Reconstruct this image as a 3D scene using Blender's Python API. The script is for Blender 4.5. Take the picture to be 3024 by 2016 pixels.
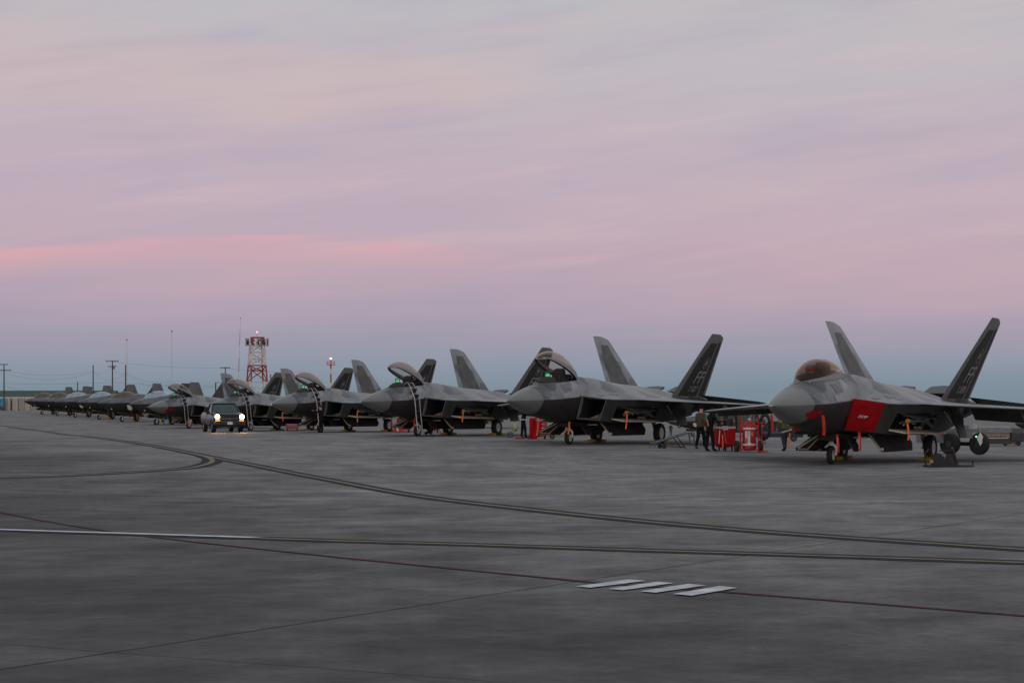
import bpy, bmesh, math, random
from mathutils import Vector, Matrix, Euler
R = math.radians
random.seed(7)
scn = bpy.context.scene
col = scn.collection
for o in list(bpy.data.objects):
    bpy.data.objects.remove(o)

# ------------------------------------------------------------------ camera
FPX, HCAM, YHOR = 5700.0, 1.565, 1211.0          # focal length and horizon row in photograph pixels (3024 x 2016)
cam = bpy.data.cameras.new('camera')
cam.sensor_width = 36.0
cam.lens = FPX / 3024.0 * 36.0
cam.shift_y = (YHOR - 1008.0) / 3024.0
cam.clip_start, cam.clip_end = 0.1, 9000.0
camo = bpy.data.objects.new('camera', cam)
col.objects.link(camo)
camo.location = (0, 0, HCAM)
camo.rotation_euler = (R(90), 0, 0)
scn.camera = camo

# ------------------------------------------------------------------ world: dusk sky opposite the sunset
SUN_EL, SUN_ROT = 3.0, 200.0
w = bpy.data.worlds.new('World')
scn.world = w
w.use_nodes = True
nt = w.node_tree
nt.nodes.clear()
def N(t, **k):
    n = nt.nodes.new(t)
    for a, b in k.items():
        setattr(n, a, b)
    return n
def L(a, b):
    nt.links.new(a, b)
def M(op, a, b=None, c=None):
    n = N('ShaderNodeMath', operation=op)
    for i, v in enumerate((a, b, c)):
        if v is None:
            continue
        if isinstance(v, (int, float)):
            n.inputs[i].default_value = v
        else:
            L(v, n.inputs[i])
    return n.outputs[0]
def s2l(c):
    return tuple(((v / 255.0) / 12.92 if v < 10.3 else ((v / 255.0 + 0.055) / 1.055) ** 2.4) for v in c)
def ramp(fac, stops):
    r = N('ShaderNodeValToRGB')
    cr = r.color_ramp
    cr.interpolation = 'EASE' if False else 'LINEAR'
    while len(cr.elements) < len(stops):
        cr.elements.new(0.5)
    for e, (p, c) in zip(cr.elements, stops):
        e.position = p
        e.color = tuple(c) + (1,)
    L(fac, r.inputs[0])
    return r.outputs[0]
tc = N('ShaderNodeTexCoord')
sx = N('ShaderNodeSeparateXYZ')
L(tc.outputs['Generated'], sx.inputs[0])
dx, dy, dz = sx.outputs
def noise(scale3, scale, detail=4, rough=0.55, loc=(0, 0, 0), rot=0.0):
    mp0 = N('ShaderNodeMapping')
    mp0.inputs['Rotation'].default_value = (0, R(rot), 0)
    L(tc.outputs['Generated'], mp0.inputs[0])
    mp = N('ShaderNodeMapping')
    mp.inputs['Scale'].default_value = scale3
    mp.inputs['Location'].default_value = loc
    L(mp0.outputs[0], mp.inputs[0])
    n = N('ShaderNodeTexNoise')
    n.inputs['Scale'].default_value = scale
    n.inputs['Detail'].default_value = detail
    n.inputs['Roughness'].default_value = rough
    L(mp.outputs[0], n.inputs['Vector'])
    return n.outputs[0]
n_big = noise((1, 1, 4), 5.0, 3, 0.5, (3.1, 0, 0.2), 8.0)
n_str = noise((1.2, 1.2, 20), 5.5, 6, 0.6, (0.4, 1.7, 0), 3.0)
zz = M('MAXIMUM', dz, 0.0)
warp = M('ADD', M('MULTIPLY', M('SUBTRACT', n_big, 0.5), 0.055), M('MULTIPLY', M('SUBTRACT', n_str, 0.5), 0.03))
wz = M('MAXIMUM', M('ADD', zz, M('MULTIPLY', warp, M('MINIMUM', M('MULTIPLY', zz, 14.0), 1.0))), 0.0)
p = M('SQRT', wz)
SKY = [(0.0, (116, 136, 148)), (0.012, (123, 141, 155)), (0.0265, (142, 150, 167)), (0.037, (157, 153, 171)),
       (0.047, (169, 157, 175)), (0.061, (180, 161, 178)), (0.076, (187, 164, 179)), (0.092, (189, 168, 183)), (0.112, (190, 171, 186)),
       (0.140, (191, 175, 187)), (0.175, (190, 183, 190)), (0.215, (187, 186, 191)), (0.32, (188, 190, 195)), (1.0, (178, 184, 192))]
base = ramp(p, [(math.sqrt(z), s2l(c)) for z, c in SKY])
# soft pink bank of cloud lit by the set sun
t = M('DIVIDE', dx, M('MAXIMUM', dy, 0.05))
tn = M('ADD', t, 0.13)
zc = M('SUBTRACT', M('ADD', 0.0912, M('MULTIPLY', M('SUBTRACT', n_str, 0.5), 0.018)), M('MULTIPLY', M('MULTIPLY', tn, tn), 0.55))
e = M('SUBTRACT', zc, dz)                                     # >0 below the bank's top edge
def smooth(v, a, b):
    n = N('ShaderNodeMapRange', interpolation_type='SMOOTHSTEP')
    n.inputs['From Min'].default_value = a
    n.inputs['From Max'].default_value = b
    L(v, n.inputs['Value'])
    return n.outputs[0]
bank = M('MULTIPLY', M('MULTIPLY', smooth(e, -0.0008, 0.0030), M('SUBTRACT', 1.0, smooth(e, 0.003, 0.019))),
         M('MULTIPLY', smooth(M('MULTIPLY', t, -1.0), -0.015, 0.09), smooth(dy, 0.2, 0.5)))
bank = M('MULTIPLY', bank, M('ADD', 0.35, M('MULTIPLY', smooth(n_str, 0.35, 0.65), 0.65)))
band = M('MULTIPLY', M('MULTIPLY', smooth(wz, 0.045, 0.075), M('SUBTRACT', 1.0, smooth(wz, 0.085, 0.13))), smooth(n_big, 0.42, 0.68))
mx = N('ShaderNodeMix', data_type='RGBA')
L(M('MULTIPLY', band, 0.20), mx.inputs['Factor'])
L(base, mx.inputs[6])
mx.inputs[7].default_value = s2l((203, 166, 174)) + (1,)
mx2 = N('ShaderNodeMix', data_type='RGBA')
L(M('MULTIPLY', bank, 0.68), mx2.inputs['Factor'])
L(mx.outputs[2], mx2.inputs[6])
mx2.inputs[7].default_value = s2l((224, 166, 174)) + (1,)
def over(prev, fac, rgb):
    m_ = N('ShaderNodeMix', data_type='RGBA')
    L(fac, m_.inputs['Factor'])
    L(prev, m_.inputs[6])
    m_.inputs[7].default_value = s2l(rgb) + (1,)
    return m_.outputs[2]
n_lav = noise((1, 1, 5), 4.2, 6, 0.55, (7.3, 2.1, 0.6), 9.0)
n_wsp = noise((1, 1, 13), 6.0, 7, 0.62, (1.9, 5.2, 0.3), 7.0)
n_pch = noise((1, 1, 6), 3.4, 5, 0.5, (0.2, 8.4, 1.1), 5.0)
high = M('MULTIPLY', smooth(dz, 0.07, 0.12), M('SUBTRACT', 1.0, M('MULTIPLY', smooth(dz, 0.16, 0.45), 0.85)))
c_ = mx2.outputs[2]
c_ = over(c_, M('MULTIPLY', M('MULTIPLY', smooth(n_lav, 0.44, 0.66), high), 0.58), (178, 165, 185))      # lavender veils
c_ = over(c_, M('MULTIPLY', M('MULTIPLY', smooth(n_pch, 0.46, 0.68), high), 0.5), (206, 182, 182))      # peach veils
c_ = over(c_, M('MULTIPLY', M('MULTIPLY', smooth(n_wsp, 0.50, 0.74), M('MULTIPLY', smooth(dz, 0.045, 0.08), M('SUBTRACT', 1.0, M('MULTIPLY', smooth(dz, 0.15, 0.4), 0.8)))), 0.34), (212, 186, 190))
c_ = over(c_, M('MULTIPLY', M('MULTIPLY', M('SUBTRACT', 1.0, smooth(n_wsp, 0.30, 0.50)), high), 0.22), (168, 160, 176))
sky_col = c_
sky = N('ShaderNodeTexSky', sky_type='NISHITA', sun_disc=False)
sky.sun_elevation = R(SUN_EL)
sky.sun_rotation = R(SUN_ROT)
bg1 = N('ShaderNodeBackground')
L(sky_col, bg1.inputs[0])
bg1.inputs[1].default_value = 1.0
bg2 = N('ShaderNodeBackground')
L(sky.outputs[0], bg2.inputs[0])
bg2.inputs[1].default_value = 0.006
ad = N('ShaderNodeAddShader')
L(bg1.outputs[0], ad.inputs[0])
L(bg2.outputs[0], ad.inputs[1])
L(ad.outputs[0], N('ShaderNodeOutputWorld').inputs[0])

sun = bpy.data.lights.new('sun', 'SUN')
sun.energy = 0.5
sun.angle = R(25)
sun.color = (1.0, 0.80, 0.68)
suno = bpy.data.objects.new('sun', sun)
col.objects.link(suno)
suno.rotation_euler = Euler((R(90 - 8), 0, R(-20)), 'XYZ')      # set sun glow: low, behind the camera
scn.view_settings.view_transform = 'Standard'
scn.view_settings.look = 'None'
scn.view_settings.exposure = 0.0
scn.view_settings.gamma = 1.0

# ------------------------------------------------------------------ helpers
def pchip(xs, ys):
    n = len(xs)
    h = [xs[i + 1] - xs[i] for i in range(n - 1)]
    d = [(ys[i + 1] - ys[i]) / h[i] for i in range(n - 1)]
    m = [d[0]] + [0 if d[i - 1] * d[i] <= 0 else 2 * d[i - 1] * d[i] / (d[i - 1] + d[i]) for i in range(1, n - 1)] + [d[-1]]
    def f(x):
        if x <= xs[0]: return ys[0]
        if x >= xs[-1]: return ys[-1]
        i = 0
        while x > xs[i + 1]: i += 1
        u = (x - xs[i]) / h[i]
        return ((2*u**3 - 3*u*u + 1) * ys[i] + (u**3 - 2*u*u + u) * h[i] * m[i] + (-2*u**3 + 3*u*u) * ys[i+1] + (u**3 - u*u) * h[i] * m[i+1])
    return f
g_u = pchip([-40, 0, 12, 20.3, 37.4, 54.4, 71.7, 88.6, 105.7, 122.7, 139.8, 156.9, 174, 191, 208, 272, 330],
            [0.0, 0.0, -0.09, -0.19, 0.07, 0.14, 0.09, -0.05, -0.05, 0.11, 0.28, 0.45, 0.61, 0.78, 0.93, 1.42, 1.45])
g_w = pchip([-50, 41, 62, 108, 150, 300], [0, 0, -0.95, -1.95, -2.2, -2.2])
def gz(x, y):
    """height of the apron: shallow drainage falls across the parking row"""
    u = 0.469 * y - 0.883 * x
    k = min(1.0, max(0.0, (220.0 - u) / 100.0))
    return g_u(u) + g_w(0.939 * x + 0.345 * y) * k * k * (3 - 2 * k)
def ray(px, py, Y, dz=0.0):
    return Vector(((px - 1512.0) / FPX * Y, Y, HCAM + (YHOR - py) / FPX * Y + dz))
def G(px, py):
    """where the line of sight of a photograph pixel meets the apron"""
    lo, Y = 3.0, 3.0
    while Y < 1500:
        q = ray(px, py, Y)
        if q.z <= gz(q.x, q.y):
            break
        lo, Y = Y, Y * 1.01 + 0.05
    hi = Y
    for _ in range(40):
        m = 0.5 * (lo + hi)
        q = ray(px, py, m)
        if q.z <= gz(q.x, q.y): hi = m
        else: lo = m
    q = ray(px, py, hi)
    return Vector((q.x, q.y, gz(q.x, q.y)))
def on(x, y):
    return Vector((x, y, gz(x, y)))

class MB:
    def __init__(s):
        s.v, s.f, s.mi = [], [], []
    def add(s, vs, fs, mi=0):
        b = len(s.v)
        s.v += [tuple(v) for v in vs]
        s.f += [tuple(b + i for i in f) for f in fs]
        s.mi += [mi] * len(fs)
        return s
    def box(s, c, d, rot=None, mi=0):
        vs = [Vector((x * d[0] / 2, y * d[1] / 2, z * d[2] / 2)) for x in (-1, 1) for y in (-1, 1) for z in (-1, 1)]
        if rot is not None:
            m = Euler(rot).to_matrix() if not isinstance(rot, Matrix) else rot
            vs = [m @ v for v in vs]
        c = Vector(c)
        return s.add([v + c for v in vs], [(0, 1, 3, 2), (4, 6, 7, 5), (0, 4, 5, 1), (2, 3, 7, 6), (0, 2, 6, 4), (1, 5, 7, 3)], mi)
    def tube(s, pts, r, n=8, closed=False, mi=0, cap=True):
        pts = [Vector(p) for p in pts]
        rs = r if isinstance(r, (list, tuple)) else [r] * len(pts)
        rings, K = [], len(pts)
        prev = None
        for i, p in enumerate(pts):
            if closed: t = pts[(i + 1) % K] - pts[i - 1]
            else: t = pts[min(i + 1, K - 1)] - pts[max(i - 1, 0)]
            t.normalize()
            a = prev if prev is not None else (Vector((0, 0, 1)) if abs(t.z) < 0.9 else Vector((1, 0, 0)))
            x = a - t * a.dot(t)
            x.normalize()
            prev = x
            y = t.cross(x)
            rings.append([p + (x * math.cos(2*math.pi*k/n) + y * math.sin(2*math.pi*k/n)) * rs[i] for k in range(n)])
        vs = [q for rg in rings for q in rg]
        fs = []
        for i in range(K if closed else K - 1):
            j = (i + 1) % K
            for k in range(n):
                fs.append((i*n + k, i*n + (k+1) % n, j*n + (k+1) % n, j*n + k))
        if cap and not closed:
            fs += [tuple(range(n))[::-1], tuple((K-1)*n + k for k in range(n))]
        return s.add(vs, fs, mi)
    def lathe(s, prof, c, axis, n=20, mi=0):
        """prof: (along axis, radius)"""
        ax = Vector(axis).normalized()
        a = Vector((0, 0, 1)) if abs(ax.z) < 0.9 else Vector((1, 0, 0))
        x = (a - ax * a.dot(ax)).normalized()
        y = ax.cross(x)
        c = Vector(c)
        vs = [c + ax * t + (x * math.cos(2*math.pi*k/n) + y * math.sin(2*math.pi*k/n)) * r for t, r in prof for k in range(n)]
        fs = [(i*n + k, i*n + (k+1) % n, (i+1)*n + (k+1) % n, (i+1)*n + k) for i in range(len(prof) - 1) for k in range(n)]
        if prof[0][1] > 1e-4: fs.append(tuple(range(n))[::-1])
        if prof[-1][1] > 1e-4: fs.append(tuple((len(prof)-1)*n + k for k in range(n)))
        return s.add(vs, fs, mi)
    def loft(s, rings, closed=True, cap0=False, cap1=False, skip=None, mi=0):
        n = len(rings[0])
        vs = [q for r in rings for q in r]
        fs = []
        for i in range(len(rings) - 1):
            for k in range(n if closed else n - 1):
                if skip and skip(i, k): continue
                fs.append((i*n + k, i*n + (k+1) % n, (i+1)*n + (k+1) % n, (i+1)*n + k))
        if cap0: fs.append(tuple(range(n))[::-1])
        if cap1: fs.append(tuple((len(rings)-1)*n + k for k in range(n)))
        return s.add(vs, fs, mi)
    def plate(s, poly, nrm, th, mi=0):
        """planar polygon extruded along nrm, centred"""
        nv = Vector(nrm).normalized() * th / 2
        n = len(poly)
        vs = [Vector(p) + nv for p in poly] + [Vector(p) - nv for p in poly]
        fs = [tuple(range(n)), tuple(range(2*n - 1, n - 1, -1))] + [(k, k + n, (k+1) % n + n, (k+1) % n) for k in range(n)]
        return s.add(vs, fs, mi)
    def mesh(s, name, mats, smooth=35, weld=True):
        me = bpy.data.meshes.new(name)
        me.from_pydata(s.v, [], s.f)
        for m in (mats if isinstance(mats, (list, tuple)) else [mats]):
            me.materials.append(m)
        if any(s.mi):
            me.polygons.foreach_set('material_index', s.mi)
        bm = bmesh.new()
        bm.from_mesh(me)
        if weld:
            bmesh.ops.remove_doubles(bm, verts=bm.verts, dist=1e-5)
        bmesh.ops.recalc_face_normals(bm, faces=bm.faces)
        bm.to_mesh(me)
        bm.free()
        if smooth:
            me.polygons.foreach_set('use_smooth', [True] * len(me.polygons))
            me.set_sharp_from_angle(angle=R(smooth))
        me.update()
        return me
    def build(s, name, mats, parent=None, smooth=35, weld=True):
        o = bpy.data.objects.new(name, s.mesh(name, mats, smooth, weld))
        col.objects.link(o)
        if parent is not None:
            o.parent = parent
        return o
def tag(o, label, cat, group=None, kind=None):
    o['label'] = label
    o['category'] = cat
    if group: o['group'] = group
    if kind: o['kind'] = kind
    return o
def empty(name, loc=(0, 0, 0), rz=0.0):
    o = bpy.data.objects.new(name, None)
    o.empty_display_size = 0.2
    col.objects.link(o)
    o.location = loc
    o.rotation_euler = (0, 0, rz)
    return o
def thing(name, label, cat, loc=(0, 0, 0), rz=0.0, group=None):
    return tag(empty(name, loc, rz), label, cat, group)
def copy_tree(o, parent=None, skip=()):
    c = o.copy()
    col.objects.link(c)
    c.parent = parent
    for ch in o.children:
        if ch.name.split('.')[0] not in skip:
            copy_tree(ch, c, skip)
    return c
def text(body, size, mat, name, parent, matrix, shear=0.0, ext=0.0, sx=1.0):
    cu = bpy.data.curves.new(name, 'FONT')
    cu.body = body
    cu.size = size
    cu.shear = shear
    cu.align_x, cu.align_y = 'CENTER', 'CENTER'
    cu.extrude = ext
    cu.resolution_u = 2
    o = bpy.data.objects.new(name, cu)
    col.objects.link(o)
    bpy.context.view_layer.update()
    me = bpy.data.meshes.new_from_object(o.evaluated_get(bpy.context.evaluated_depsgraph_get()))
    bpy.data.objects.remove(o)
    me.transform(matrix @ Matrix.Diagonal((sx, 1, 1, 1)))
    me.materials.clear()
    me.materials.append(mat)
    t = bpy.data.objects.new(name, me)
    col.objects.link(t)
    if parent is not None: t.parent = parent
    return t

# ------------------------------------------------------------------ materials
MATS = {}
def mat(name, c, rough=0.6, metal=0.0, var=0.0, vscale=3.0, bump=0.0, bscale=20.0, emit=None, estr=0.0, spec=0.5, stretch=(1, 1, 1)):
    m = bpy.data.materials.new(name)
    m.use_nodes = True
    t = m.node_tree
    b = t.nodes['Principled BSDF']
    b.inputs['Base Color'].default_value = tuple(c) + (1,)
    b.inputs['Roughness'].default_value = rough
    b.inputs['Metallic'].default_value = metal
    b.inputs['Specular IOR Level'].default_value = spec
    if emit is not None:
        b.inputs['Emission Color'].default_value = tuple(emit) + (1,)
        b.inputs['Emission Strength'].default_value = estr
    if var or bump:
        tcn = t.nodes.new('ShaderNodeTexCoord')
        mp = t.nodes.new('ShaderNodeMapping')
        mp.inputs['Scale'].default_value = stretch
        t.links.new(tcn.outputs['Object'], mp.inputs[0])
    if var:
        n = t.nodes.new('ShaderNodeTexNoise')
        n.inputs['Scale'].default_value = vscale
        n.inputs['Detail'].default_value = 5
        n.inputs['Roughness'].default_value = 0.6
        t.links.new(mp.outputs[0], n.inputs['Vector'])
        r = t.nodes.new('ShaderNodeValToRGB')
        r.color_ramp.elements[0].position, r.color_ramp.elements[1].position = 0.3, 0.7
        r.color_ramp.elements[0].color = tuple(max(0, v * (1 - var)) for v in c) + (1,)
        r.color_ramp.elements[1].color = tuple(min(1, v * (1 + var)) for v in c) + (1,)
        t.links.new(n.outputs[0], r.inputs[0])
        t.links.new(r.outputs[0], b.inputs['Base Color'])
    if bump:
        n2 = t.nodes.new('ShaderNodeTexNoise')
        n2.inputs['Scale'].default_value = bscale
        n2.inputs['Detail'].default_value = 4
        t.links.new(mp.outputs[0], n2.inputs['Vector'])
        bp = t.nodes.new('ShaderNodeBump')
        bp.inputs['Strength'].default_value = bump
        bp.inputs['Distance'].default_value = 0.02
        t.links.new(n2.outputs[0], bp.inputs['Height'])
        t.links.new(bp.outputs[0], b.inputs['Normal'])
    MATS[name] = m
    return m
def camo_paint(name, light, dark, seed, scale=0.34, thr=(0.50, 0.53), rough=0.38):
    """two-tone grey paint: soft-edged darker fields, panel seams, faint soiling"""
    m = bpy.data.materials.new(name)
    m.use_nodes = True
    t = m.node_tree
    b = t.nodes['Principled BSDF']
    tcn = t.nodes.new('ShaderNodeTexCoord')
    mp = t.nodes.new('ShaderNodeMapping')
    mp.inputs['Location'].default_value = seed
    t.links.new(tcn.outputs['Object'], mp.inputs[0])
    def nz(sc, det, vec=None):
        n = t.nodes.new('ShaderNodeTexNoise')
        n.inputs['Scale'].default_value = sc
        n.inputs['Detail'].default_value = det
        t.links.new(vec or mp.outputs[0], n.inputs['Vector'])
        return n.outputs[0]
    r = t.nodes.new('ShaderNodeValToRGB')
    r.color_ramp.elements[0].position, r.color_ramp.elements[1].position = thr
    r.color_ramp.elements[0].color = tuple(light) + (1,)
    r.color_ramp.elements[1].color = tuple(dark) + (1,)
    t.links.new(nz(scale, 1.5), r.inputs[0])
    # soiling
    r2 = t.nodes.new('ShaderNodeValToRGB')
    r2.color_ramp.elements[0].position, r2.color_ramp.elements[1].position = 0.3, 0.75
    r2.color_ramp.elements[0].color = (0.80, 0.80, 0.80, 1)
    r2.color_ramp.elements[1].color = (1.06, 1.05, 1.03, 1)
    t.links.new(nz(2.3, 6), r2.inputs[0])
    mx = t.nodes.new('ShaderNodeMix')
    mx.data_type, mx.blend_type = 'RGBA', 'MULTIPLY'
    mx.inputs['Factor'].default_value = 1.0
    t.links.new(r.outputs[0], mx.inputs[6])
    t.links.new(r2.outputs[0], mx.inputs[7])
    # panels of slightly different paint, with dark seams
    vo = t.nodes.new('ShaderNodeTexVoronoi')
    vo.inputs['Scale'].default_value = 1.15
    vo.distance = 'CHEBYCHEV'
    t.links.new(mp.outputs[0], vo.inputs['Vector'])
    r3 = t.nodes.new('ShaderNodeMapRange')
    r3.inputs['To Min'].default_value, r3.inputs['To Max'].default_value = 0.74, 1.2
    sp = t.nodes.new('ShaderNodeSeparateXYZ')
    t.links.new(vo.outputs['Color'], sp.inputs[0])
    t.links.new(sp.outputs[0], r3.inputs['Value'])
    mx2 = t.nodes.new('ShaderNodeMix')
    mx2.data_type, mx2.blend_type = 'RGBA', 'MULTIPLY'
    mx2.inputs['Factor'].default_value = 0.8
    t.links.new(mx.outputs[2], mx2.inputs[6])
    cb = t.nodes.new('ShaderNodeCombineXYZ')
    for k in range(3): t.links.new(r3.outputs[0], cb.inputs[k])
    t.links.new(cb.outputs[0], mx2.inputs[7])
    bk = t.nodes.new('ShaderNodeTexBrick')
    bk.inputs['Color1'].default_value = bk.inputs['Color2'].default_value = (1, 1, 1, 1)
    bk.inputs['Mortar'].default_value = (0.52, 0.52, 0.54, 1)
    bk.inputs['Scale'].default_value = 1.0
    bk.inputs['Mortar Size'].default_value = 0.011
    bk.inputs['Mortar Smooth'].default_value = 0.6
    bk.inputs['Brick Width'].default_value = 1.35
    bk.inputs['Row Height'].default_value = 0.66
    t.links.new(mp.outputs[0], bk.inputs['Vector'])
    mx3_ = t.nodes.new('ShaderNodeMix')
    mx3_.data_type, mx3_.blend_type = 'RGBA', 'MULTIPLY'
    mx3_.inputs['Factor'].default_value = 0.5
    t.links.new(mx2.outputs[2], mx3_.inputs[6])
    t.links.new(bk.outputs['Color'], mx3_.inputs[7])
    t.links.new(mx3_.outputs[2], b.inputs['Base Color'])
    b.inputs['Roughness'].default_value = rough
    b.inputs['Metallic'].default_value = 0.4
    rr = t.nodes.new('ShaderNodeMapRange')
    rr.inputs['To Min'].default_value, rr.inputs['To Max'].default_value = rough - 0.08, rough + 0.15
    t.links.new(nz(1.7, 4), rr.inputs['Value'])
    t.links.new(rr.outputs[0], b.inputs['Roughness'])
    MATS[name] = m
    return m
def glass(name, tint, gloss, f0, rough=0.06):
    m = bpy.data.materials.new(name)
    m.use_nodes = True
    t = m.node_tree
    t.nodes.clear()
    tr = t.nodes.new('ShaderNodeBsdfTransparent')
    tr.inputs[0].default_value = tuple(tint) + (1,)
    gl = t.nodes.new('ShaderNodeBsdfGlossy')
    gl.inputs['Color'].default_value = tuple(gloss) + (1,)
    gl.inputs['Roughness'].default_value = rough
    lw = t.nodes.new('ShaderNodeLayerWeight')
    lw.inputs[0].default_value = 0.5
    pw = t.nodes.new('ShaderNodeMath')
    pw.operation = 'POWER'
    pw.inputs[1].default_value = 4.5
    t.links.new(lw.outputs['Facing'], pw.inputs[0])
    mr = t.nodes.new('ShaderNodeMapRange')
    mr.inputs['To Min'].default_value, mr.inputs['To Max'].default_value = f0, 0.9
    t.links.new(pw.outputs[0], mr.inputs['Value'])
    mi = t.nodes.new('ShaderNodeMixShader')
    t.links.new(mr.outputs[0], mi.inputs[0])
    t.links.new(tr.outputs[0], mi.inputs[1])
    t.links.new(gl.outputs[0], mi.inputs[2])
    t.links.new(mi.outputs[0], t.nodes.new('ShaderNodeOutputMaterial').inputs[0])
    MATS[name] = m
    return m
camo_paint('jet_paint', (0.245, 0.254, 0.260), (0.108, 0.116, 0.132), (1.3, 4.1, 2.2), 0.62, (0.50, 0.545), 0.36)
camo_paint('jet_belly', (0.060, 0.055, 0.049), (0.046, 0.043, 0.039), (5.3, 0.1, 1.2), rough=0.5)  # darker than the upper skin: underside shade put into the colour
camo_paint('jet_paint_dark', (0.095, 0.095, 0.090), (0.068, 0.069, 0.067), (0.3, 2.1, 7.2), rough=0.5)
mat('radome', (0.175, 0.182, 0.177), 0.42, 0.1, 0.08, 2.0)
mat('fin_edge', (0.24, 0.228, 0.214), 0.5, 0.0, 0.15, 3)
mat('fin_panel', (0.036, 0.035, 0.033), 0.6, 0.0, 0.2, 2)
mat('letter', (0.36, 0.355, 0.35), 0.6)
mat('panel_grey', (0.135, 0.142, 0.155), 0.42, 0.2, 0.08, 3)
mat('panel_light', (0.27, 0.275, 0.27), 0.42, 0.2, 0.08, 3)
mat('edge_light', (0.23, 0.24, 0.25), 0.4, 0.2, 0.06, 3)
mat('duct', (0.17, 0.17, 0.155), 0.6, 0, 0.2, 1.5)
mat('duct_deep', (0.02, 0.02, 0.02), 0.8)
mat('duct_patch', (0.42, 0.36, 0.27), 0.6, 0, 0.15, 2)
mat('black', (0.012, 0.012, 0.013), 0.6, 0, 0.2, 6)
mat('rubber', (0.016, 0.016, 0.016), 0.8, 0, 0.3, 8)
mat('cream', (0.46, 0.41, 0.31), 0.5, 0, 0.18, 4)
mat('tan_bay', (0.34, 0.28, 0.20), 0.6, 0, 0.45, 5)
mat('white_metal', (0.62, 0.60, 0.54), 0.4, 0, 0.12, 6)
mat('steel', (0.36, 0.36, 0.36), 0.35, 0.8, 0.15, 8)
mat('dark_steel', (0.06, 0.06, 0.065), 0.45, 0.6, 0.2, 8)
mat('missile', (0.19, 0.21, 0.22), 0.45, 0.1, 0.1, 3)
mat('yellow', (0.36, 0.21, 0.012), 0.55, 0, 0.25, 6)
mat('red', (0.36, 0.006, 0.010), 0.45, 0, 0.2, 4)
mat('red_cloth', (0.34, 0.004, 0.007), 0.8, 0, 0.18, 5, 0.35, 9, spec=0.2)
mat('streamer', (0.50, 0.016, 0.014), 0.75, 0, 0.15, 5)
mat('orange', (0.85, 0.17, 0.05), 0.6, 0, 0.1, 5)
mat('white', (0.72, 0.72, 0.70), 0.5, 0, 0.08, 5)
mat('print_white', (0.75, 0.72, 0.70), 0.6)
mat('hud_green', (0.01, 0.05, 0.02), 0.3, emit=(0.02, 0.85, 0.16), estr=0.75)
mat('seat_fabric', (0.035, 0.034, 0.030), 0.85, 0, 0.4, 12)
mat('blue_steel', (0.055, 0.085, 0.12), 0.45, 0.2, 0.2, 5)
mat('grey_steel', (0.17, 0.18, 0.19), 0.5, 0.2, 0.2, 3)
mat('concrete_grey', (0.3, 0.29, 0.27), 0.8, 0, 0.2, 2)
mat('pole_wood', (0.085, 0.055, 0.05), 0.85, 0, 0.25, 3)
mat('tower_red', (0.36, 0.05, 0.045), 0.6, 0, 0.15, 2)
mat('tower_white', (0.66, 0.62, 0.58), 0.6, 0, 0.12, 2)
mat('galvanised', (0.45, 0.46, 0.46), 0.45, 0.5, 0.1, 3)
mat('container_cream', (0.44, 0.40, 0.33), 0.6, 0, 0.15, 1.2)
mat('container_grey', (0.30, 0.30, 0.29), 0.6, 0, 0.15, 1.2)
mat('mural_blue', (0.02, 0.26, 0.42), 0.6, 0, 0.1, 1)
mat('mural_dark', (0.05, 0.04, 0.05), 0.6, 0, 0.3, 1)
mat('roof_green', (0.020, 0.060, 0.042), 0.6, 0, 0.12, 0.5)
mat('wall_pale', (0.42, 0.38, 0.32), 0.8, 0, 0.1, 0.6)
mat('skin', (0.45, 0.25, 0.18), 0.55)
mat('hair', (0.03, 0.02, 0.015), 0.7)
mat('cloth_black', (0.008, 0.008, 0.010), 0.9, 0, 0.3, 9, spec=0.15)
mat('cloth_navy', (0.014, 0.017, 0.030), 0.9, 0, 0.3, 9, spec=0.15)
mat('cloth_tan', (0.060, 0.046, 0.031), 0.9, 0, 0.35, 14)
mat('camo_cloth', (0.12, 0.095, 0.06), 0.9, 0, 0.65, 16)
mat('denim', (0.05, 0.065, 0.10), 0.9, 0, 0.25, 9)
mat('dark_trousers', (0.030, 0.029, 0.027), 0.9, 0, 0.3, 9)
mat('boot', (0.10, 0.07, 0.045), 0.8, 0, 0.3, 9)
mat('truck_paint', (0.008, 0.009, 0.013), 0.25, 0.0, 0.1, 2, spec=0.35)
mat('truck_trim', (0.055, 0.055, 0.052), 0.45, 0.2, 0.1, 4)
mat('chrome', (0.62, 0.60, 0.57), 0.2, 1.0)
mat('van_paint', (0.010, 0.014, 0.028), 0.4, 0.0, 0.1, 2, spec=0.25)
mat('headlamp', (0.9, 0.9, 0.8), 0.3, emit=(1.0, 0.72, 0.36), estr=22.0)
mat('turn_lamp', (0.9, 0.4, 0.05), 0.3, emit=(1.0, 0.42, 0.06), estr=1.2)
mat('beacon_red', (0.9, 0.1, 0.1), 0.3, emit=(1.0, 0.16, 0.22), estr=6.0)
mat('beacon_white', (0.9, 0.9, 0.9), 0.3, emit=(1.0, 0.97, 0.9), estr=4.0)
mat('green_lamp', (0.1, 0.8, 0.2), 0.3, emit=(0.1, 1.0, 0.25), estr=4.0)
mat('tail_red', (0.35, 0.01, 0.02), 0.3)
glass('canopy_glass', (0.54, 0.43, 0.40), (0.95, 0.72, 0.58), 0.03)
glass('canopy_open', (0.74, 0.66, 0.60), (1.0, 0.84, 0.72), 0.06)
glass('canopy_clear', (0.70, 0.76, 0.84), (0.80, 0.92, 1.0), 0.38)
glass('window_glass', (0.28, 0.40, 0.40), (0.65, 0.85, 0.85), 0.13)
glass('hud_glass', (0.8, 0.85, 0.88), (0.9, 0.95, 1.0), 0.2)
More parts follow.
